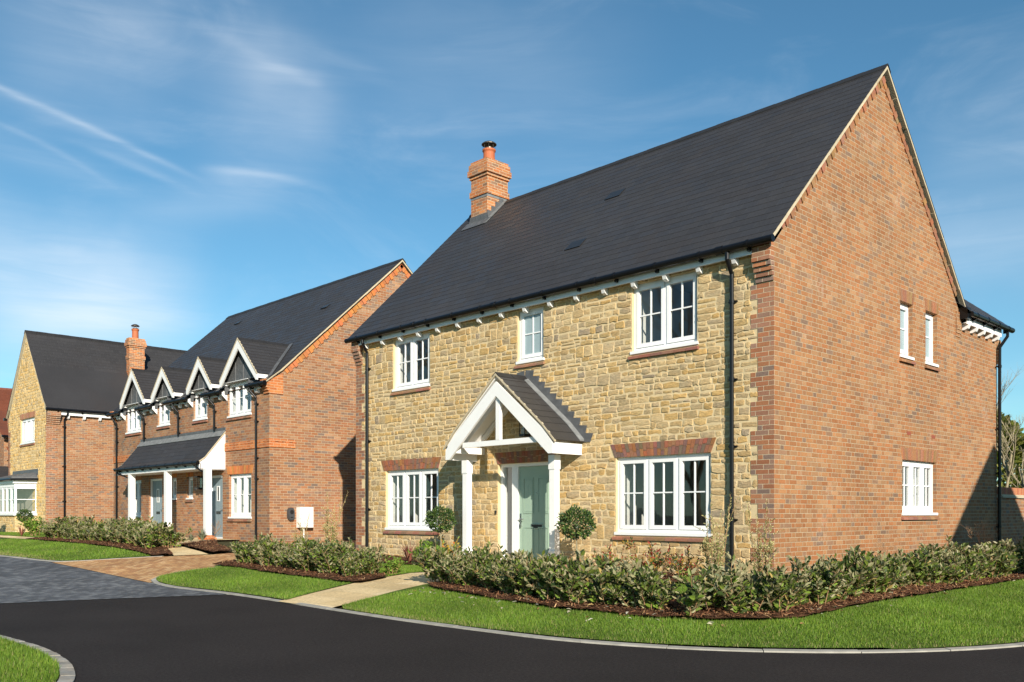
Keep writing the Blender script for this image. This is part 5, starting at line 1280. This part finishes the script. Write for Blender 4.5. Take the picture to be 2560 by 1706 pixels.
for x, y, s, l in ((-.25, -1.25, 1.0, 'cream variegated upright shrub in front of the black downpipe'), (.42, -1.0, .95, 'cream variegated upright shrub at the brick corner'), (-10.45, -1.15, 1.1, 'tall cream variegated shrub in the shaded gap between two houses'), (-10.75, -1.75, .75, 'low cream variegated shrub behind the hedge beside the tall shaded one')):
    place('variegated_shrub', [('foliage', var[0]), ('stem', var[1])], (x, y, hgt(x, y) + .03), rnd.uniform(0, 6), s, l, 'shrub', 'cream variegated shrubs')
yel = shrub_meshes(240, .40, .3, 12, pal=[(.14, .24, .03), (.18, .28, .04), (.10, .17, .03)], leaf=(.05, .09), mat='leaf', per=(16, 22))
for x, y, s, l in ((-7.0, -1.1, .95, 'bright green shrub beside the trained bay by the door'), (-20.6, -1.15, .85, 'small green shrub beside the middle white porch post'), (-26.3, -2.7, 1.25, 'bright green shrub at the far end of the hedge under the bay window'), (-5.6, -3.0, .6, 'low yellow green shrub at the end of the hedge by the stone path'), (-19.3, -1.1, .45, 'tiny green plant by the sandy path at the brick pier')):
    place('green_shrub', [('foliage', yel[0]), ('stem', yel[1])], (x, y, hgt(x, y) + .03), rnd.uniform(0, 6), s, l, 'shrub')
gold = shrub_meshes(245, .42, .26, 9, pal=[(.5, .30, .04), (.42, .32, .06), (.14, .2, .04), (.45, .16, .04)], leaf=(.04, .07), mat='leaf', per=(16, 22)); place('yellow_leaved_shrub', [('foliage', gold[0]), ('stem', gold[1])], (-5.95, -1.5, hgt(-5.95, -1.5) + .03), 0, 1.05, 'shrub with yellow and orange leaves in front of the porch post', 'shrub')


def spiky(seed, n, h, cols):
    r = np.random.default_rng(seed); V, Fc, C = [], [], []
    for i in range(n):
        a = r.uniform(0, 6.28); t = r.uniform(.1, .8); d = np.array([math.cos(a) * math.sin(t), math.sin(a) * math.sin(t), math.cos(t)]); L = h * r.uniform(.7, 1.1); s = np.array([-math.sin(a), math.cos(a), 0]) * .011; b = len(V)
        p1 = d * L * .55; p2 = d * L + np.array([math.cos(a), math.sin(a), -1.2]) * L * .16 * t * 2
        V += [-s, s, p1 + s, p1 - s, p2 + s * .15, p2 - s * .15]; Fc += [[b, b + 1, b + 2, b + 3], [b + 3, b + 2, b + 4, b + 5]]; c = np.array(cols[r.integers(0, len(cols))]) * r.uniform(.8, 1.2); C += [c, c]
    return np_mesh('blades', np.array(V), np.array(Fc), np.array(C), 'leaf')
ph = spiky(5, 46, .55, [(.26, .07, .055), (.30, .11, .08), (.18, .06, .045), (.34, .17, .11)])
for x, y, s, l in ((-7.6, -1.1, 1.0, 'dark red spiky plant with arching blades at the stone wall foot'), (-27.0, -2.9, .9, 'small red spiky plant by the far hedge end')): place('spiky_plant', [('blades', ph)], (x, y, hgt(x, y) + .03), 0, s, l, 'plant')
gr = spiky(6, 90, .30, [(.20, .22, .15), (.16, .19, .11), (.26, .27, .2)])
for x, y, s, l in ((-6.9, -1.35, .9, 'low tufted green plant between red spiky plant and door'), (-17.2, -1.0, 1.2, 'grey green tufted plant at the brick pier of the lean-to porch'), (-16.6, -1.6, .8, 'small grey green tuft in bark beside the sandy path')): place('tufted_plant', [('blades', gr)], (x, y, hgt(x, y) + .03), 0, s, l, 'plant')


def ball_crown(seed, rad, n, pal, leaf=(.05, .08)):
    r = np.random.default_rng(seed); d = unit(r.normal(0, 1, (n, 3))); lump = 1 + .10 * np.sin(d[:, 0] * 5 + 1) * np.cos(d[:, 1] * 6) + .08 * np.sin(d[:, 2] * 9 + d[:, 0] * 4)
    q = rad * lump * (r.random(n) ** .22); q = q * np.where(r.random(n) < .10, r.uniform(1.02, 1.2, n), 1.0); P = d * q[:, None] * np.array([1, 1, .86]); ax = unit(d * .8 + r.normal(0, .55, (n, 3)) + np.array([0, 0, .25])); sd = unit(np.cross(ax, r.normal(0, 1, (n, 3))))
    L = r.uniform(*leaf, n); v, f = leaf_arrays(P, ax, sd, L, L * .42); c = np.array(pal)[r.integers(0, len(pal), n)] * r.uniform(.7, 1.3, (n, 1)); return np_mesh('crown', v, f, np.repeat(c, 2, 0), 'leaf')
bayc = ball_crown(3, .34, 1500, [(.035, .068, .022), (.05, .09, .028), (.07, .12, .03), (.028, .055, .02), (.13, .19, .04)])
def bay_tree(x, y, zc, s, label):
    e = empty('bay_tree', (x, y, hgt(x, y)), label, 'clipped tree', 'clipped bay trees on stems'); g = hgt(x, y)
    o = bpy.data.objects.new('crown', bayc); COL.objects.link(o); o.parent = e; o.location = (0, 0, zc - g); o.scale = (s, s, s); o.rotation_euler = (0, 0, rnd.uniform(0, 6))
    mb = MB(); mb.tube([(x, y, g - .05), (x + .01, y, g + (zc - g) * .5), (x - .01, y, zc), (x, y, zc + .12)], [.016, .014, .012, .006], 7)
    for k in range(6): a = k * 1.05; mb.tube([(x, y, zc - .12), (x + .2 * s * math.cos(a), y + .2 * s * math.sin(a), zc + .08)], [.007, .003], 5)
    mb.build('trunk', 'bark_pale', e)
bay_tree(-6.9, -.85, 1.17, .82, 'clipped round bay on thin stem before the three light window, beside the porch'); bay_tree(-3.26, -.85, 1.12, .87, 'clipped round bay on thin stem between the porch and the wide window')
bay_tree(-30.9, -1.7, 1.20, .8, 'small clipped bay behind the far hedge at the pale stone corner'); bay_tree(-33.8, -2.2, 1.22, .78, 'small clipped bay in front of the white bay window')


def branch_tree(seed, h, spread, depth, r0, name='trunk', mat='bark_pale', forks=(2, 4), up=.25):
    r = random.Random(seed); mb = MB()
    def grow(p, d, L, rad, k):
        n = 4; pts = [p]; q = p; dd = d.copy()
        for i in range(n): dd = (dd + Vector((r.gauss(0, .10), r.gauss(0, .10), r.gauss(.03, .06)))).normalized(); q = q + dd * L / n; pts.append(q)
        mb.tube([tuple(a) for a in pts], [rad * (1 - .45 * i / n) for i in range(n + 1)], 7 if k == 0 else (5 if k < 3 else 3), cap=False)
        if k >= depth: return
        for i in range(r.randint(*forks) + (2 if k == 0 else 0)):
            f = r.uniform(.3, 1) if k else r.uniform(.3, 1); s = pts[min(int(f * n), n)]; a = r.uniform(0, 6.28); e = (dd * .75 + Vector((math.cos(a), math.sin(a), r.uniform(-.1, .5) + up)) * spread).normalized()
            grow(s, e, L * r.uniform(.45, .72), rad * .5, k + 1)
    grow(Vector((0, 0, 0)), Vector((0, 0, 1)), h * .55, r0, 0); me = bpy.data.meshes.new(name); me.from_pydata(mb.v, [], mb.f); me.materials.append(M[mat]); return me


BARE = branch_tree(4, 4.6, .62, 5, .05)
place('bare_tree', [('trunk', BARE)], (-.92, 13.0, .2), .6, (1, 1, 1.08), 'young leafless tree with pale branches just behind the garden wall', 'tree')
b2 = branch_tree(9, 4.4, .9, 4, .05, up=.05); place('bare_tree', [('trunk', b2)], (-1.0, 15.4, .2), 2, 1.0, 'leafless spreading tree against the green conifers', 'tree')
BIG = [branch_tree(20 + i, 11, .6, 6, .17, mat='bark', forks=(2, 4)) for i in range(2)]
for i, (x, y) in enumerate([(-14, -33), (-19, -29), (-24, -33), (-30, -27), (-36, -22), (-41, -27)]): place('bare_tree', [('trunk', BIG[i % 2])], (x, y, 0), i * 1.7, 1.5 + .15 * (i % 3), 'tall leafless tree across the road, mirrored in the upper windows', 'tree', 'leafless trees across the road')


def conifer(seed, h, rad, n, pal, top=.9):
    r = np.random.default_rng(seed); z = r.random(n) ** .85; prof = rad * (1 - z ** 1.8) ** .6 * (1 + .18 * np.sin(z * 17 + seed)); a = r.uniform(0, 2 * np.pi, n); lump = 1 + .22 * np.sin(a * 4 + z * 11 + seed) + .12 * np.sin(a * 9 - z * 23)
    q = prof * lump * (.55 + .45 * r.random(n) ** .4); P = np.stack([np.cos(a) * q, np.sin(a) * q, z * h], 1); d = unit(np.stack([np.cos(a), np.sin(a), r.uniform(.1, 1.2, n)], 1) + r.normal(0, .35, (n, 3))); s = unit(np.cross(d, r.normal(0, 1, (n, 3)))); L = r.uniform(.12, .30, n)
    v, f = leaf_arrays(P, d, s, L, L * .4, fold=.1); c = np.array(pal)[r.integers(0, len(pal), n)] * r.uniform(.6, 1.35, (n, 1)); return np_mesh('crown', v, f, np.repeat(c, 2, 0), 'leaf_soft')
cp = [(.15, .18, .035), (.19, .21, .042), (.10, .135, .03), (.24, .24, .05)]
for i, (x, y, h, rd, l) in enumerate([(-3.6, 19.5, 4.5, 1.7, 'olive green conifer behind the garden wall, next to the downpipe'), (-1.2, 20.5, 4.6, 1.8, 'olive green conifer behind the garden wall at the picture edge'), (.8, 22, 5.0, 2.0, 'tall olive green conifer furthest along the garden wall'), (-6.5, 21, 4.0, 1.8, 'olive green conifer hidden behind the rear wing')]):
    m = conifer(50 + i, h, rd, 7000, cp); tr = MB(); tr.tube([(0, 0, 0), (0, 0, h * .9)], [.09, .02], 7); me = bpy.data.meshes.new('trunk'); me.from_pydata(tr.v, [], tr.f); me.materials.append(M['bark']); place('conifer', [('crown', m), ('trunk', me)], (x, y, .2), 0, 1, l, 'tree', 'conifers behind the garden wall')
tw = branch_tree(33, .95, .8, 4, .008, 'stems', 'twig', (3, 5), .2)
for x, y, s, l in ((.75, 2.4, .95, 'dry leafless twiggy shrub against the brick gable, before the three light window'), (.8, 6.4, 1.2, 'dry leafless twiggy shrub where the shadow meets the brick wing'), (.75, 8.6, 1.0, 'dry leafless twiggy shrub at the foot of the wing downpipe'), (-17.3, -.6, .8, 'dry leafless twiggy shrub below the kitchen window of the red brick house')):
    place('twiggy_shrub', [('stems', tw)], (x, y, hgt(x, y)), rnd.uniform(0, 6), s, l, 'shrub', 'dry twiggy shrubs')


# ------------------------------------------------------------------ grass blades and bark chips
def grass(name, poly, density, hgt_rng, seed, clip=None, label='short mown green grass'):
    r = np.random.default_rng(seed); xs, ys = zip(*poly); x0, x1, y0, y1 = clip or (min(xs), max(xs), min(ys), max(ys)); n = int((x1 - x0) * (y1 - y0) * density)
    x = r.uniform(x0, x1, n); y = r.uniform(y0, y1, n); k = pip(x, y, poly); x, y = x[k], y[k]
    for b in BEDS:
        k = ~pip(x, y, b); x, y = x[k], y[k]
    n = len(x); z = hgt_np(x, y) + .018; a = r.uniform(0, 2 * np.pi, n)
    patch = np.sin(x * 2.1 + 1.3 * np.sin(y * 1.7)) * np.sin(y * 2.7 + x * .6) * .5 + .5
    L = r.uniform(*hgt_rng, n) * (.8 + .4 * patch); t = np.abs(r.normal(.35, .3, n)); b = r.uniform(0, 2 * np.pi, n); w = r.uniform(.0022, .0042, n) * (1 if density > 2500 else 1.8)
    B = np.stack([x, y, z], 1); s = np.stack([np.cos(a), np.sin(a), np.zeros(n)], 1) * w[:, None]; tip = B + np.stack([np.cos(b) * np.sin(t), np.sin(b) * np.sin(t), np.cos(t)], 1) * L[:, None]
    V = np.stack([B - s, B + s, tip], 1).reshape(-1, 3); Fc = np.arange(n * 3).reshape(-1, 3)
    pal = np.array([(.098, .175, .022), (.122, .205, .026), (.16, .24, .034), (.075, .14, .018), (.21, .25, .055)]); c = pal[r.choice(5, n, p=[.32, .3, .18, .14, .06])] * np.array([1.2, 1.18, 1.0]) * r.uniform(.75, 1.25, (n, 1)) * (.78 + .42 * patch)[:, None]
    ek = np.clip(1 - (hgt_np(x, y) - np.clip((-8.5 - x) * .033, 0, .26)) / .026, 0, 1); dry = r.random(n) < .03 + .4 * ek ** 2 * (y > -8); c[dry] = (.34, .29, .13)
    o = bpy.data.objects.new(name, np_mesh(name, V, Fc, c, 'grass')); COL.objects.link(o); tag(o, label, 'grass', kind='stuff')
grass('grass', LAWN2, 5200, (.022, .05), 1, (-3.6, 4.5, -6, 12), 'short green grass on the curving lawn before the stone house')
grass('grass', LAWN1, 3600, (.022, .048), 2, None, 'short green grass on the lawn between driveway and path')
grass('grass', LAWN3, 1500, (.022, .048), 3, (-26, -13, -6.2, -3.3), 'short green grass on the far lawn by the driveway')
grass('grass', LAWN4, 5200, (.025, .055), 4, (-6, .2, -12.5, -9.7), 'short green grass on the near corner lawn')
grass('grass', LAWN5, 900, (.022, .048), 5, (-34, -25, -2.9, -.9), 'short green grass under the white bay window')


def chips(name, poly, density, seed, clip=None):
    r = np.random.default_rng(seed); xs, ys = zip(*poly); x0, x1, y0, y1 = clip or (min(xs), max(xs), min(ys), max(ys)); n = int((x1 - x0) * (y1 - y0) * density); x = r.uniform(x0, x1, n); y = r.uniform(y0, y1, n); k = pip(x, y, poly); x, y = x[k], y[k]; n = len(x)
    P = np.stack([x, y, hgt_np(x, y) + .065 + r.uniform(0, .025, n)], 1); d = unit(np.stack([r.normal(0, 1, n), r.normal(0, 1, n), r.normal(0, .28, n)], 1)); s = unit(np.cross(d, np.stack([r.normal(0, .35, n), r.normal(0, .35, n), np.ones(n)], 1))); L = r.uniform(.02, .075, n)[:, None] / 2; w = r.uniform(.005, .014, n)[:, None] / 2
    V = np.stack([P - d * L - s * w, P + d * L - s * w, P + d * L * .9 + s * w, P - d * L * .9 + s * w], 1).reshape(-1, 3); pal = np.array([(.17, .075, .036), (.23, .105, .05), (.12, .052, .028), (.42, .26, .13), (.08, .04, .024)]); c = pal[r.choice(5, n, p=[.3, .26, .2, .10, .14])] * r.uniform(.75, 1.3, (n, 1))
    o = bpy.data.objects.new(name, np_mesh(name, V, np.arange(n * 4).reshape(-1, 4), c, M['chip'])); COL.objects.link(o); tag(o, 'loose brown bark chips covering the planting beds', 'bark chips', kind='stuff')
M['chip'] = leaf_mat('bark_chip', gloss=.85, trans=.0)
chips('bark_chips', BED2, 1500, 11, (-3.8, 2.4, -4.5, 7)); chips('bark_chips', BED1, 900, 12); chips('bark_chips', BED5, 500, 13, (-24, -13, -4.1, -2.8)); chips('bark_chips', BED6, 700, 14); chips('bark_chips', BED3, 500, 15, (-3.5, .9, -1.6, 3))


# ------------------------------------------------------------------ fallen leaves
def litter(name, n, seed, label):
    r = np.random.default_rng(seed); t = r.random(n); side = r.random(n) < .55
    x = np.where(side, -3.6 + 5.4 * t, 2.2 + r.normal(0, .12, n)); y = np.where(side, -4.25 + r.normal(0, .22, n), -3.6 + 9 * t); z = hgt_np(x, y) + .075
    k = pip(x, y, BED2); x, y, z = x, y, np.where(k, z, z - .03); P = np.stack([x, y, z], 1); a = r.uniform(0, 6.28, n); D = unit(np.stack([np.cos(a), np.sin(a), r.normal(0, .25, n)], 1)); S = unit(np.cross(D, np.stack([r.normal(0, .3, n), r.normal(0, .3, n), np.ones(n)], 1)))
    L = r.uniform(.04, .085, n); v, f = leaf_arrays(P, D, S, L, L * .45); c = np.array([(.52, .46, .34), (.42, .30, .13), (.36, .20, .09), (.60, .56, .46)])[r.integers(0, 4, n)] * r.uniform(.8, 1.1, (n, 1))
    o = bpy.data.objects.new(name, np_mesh(name, v, f, np.repeat(c, 2, 0), 'leaf_soft')); COL.objects.link(o); tag(o, label, 'fallen leaves', kind='stuff')
litter('fallen_leaves', 150, 77, 'pale and brown fallen leaves scattered along the bark edge')
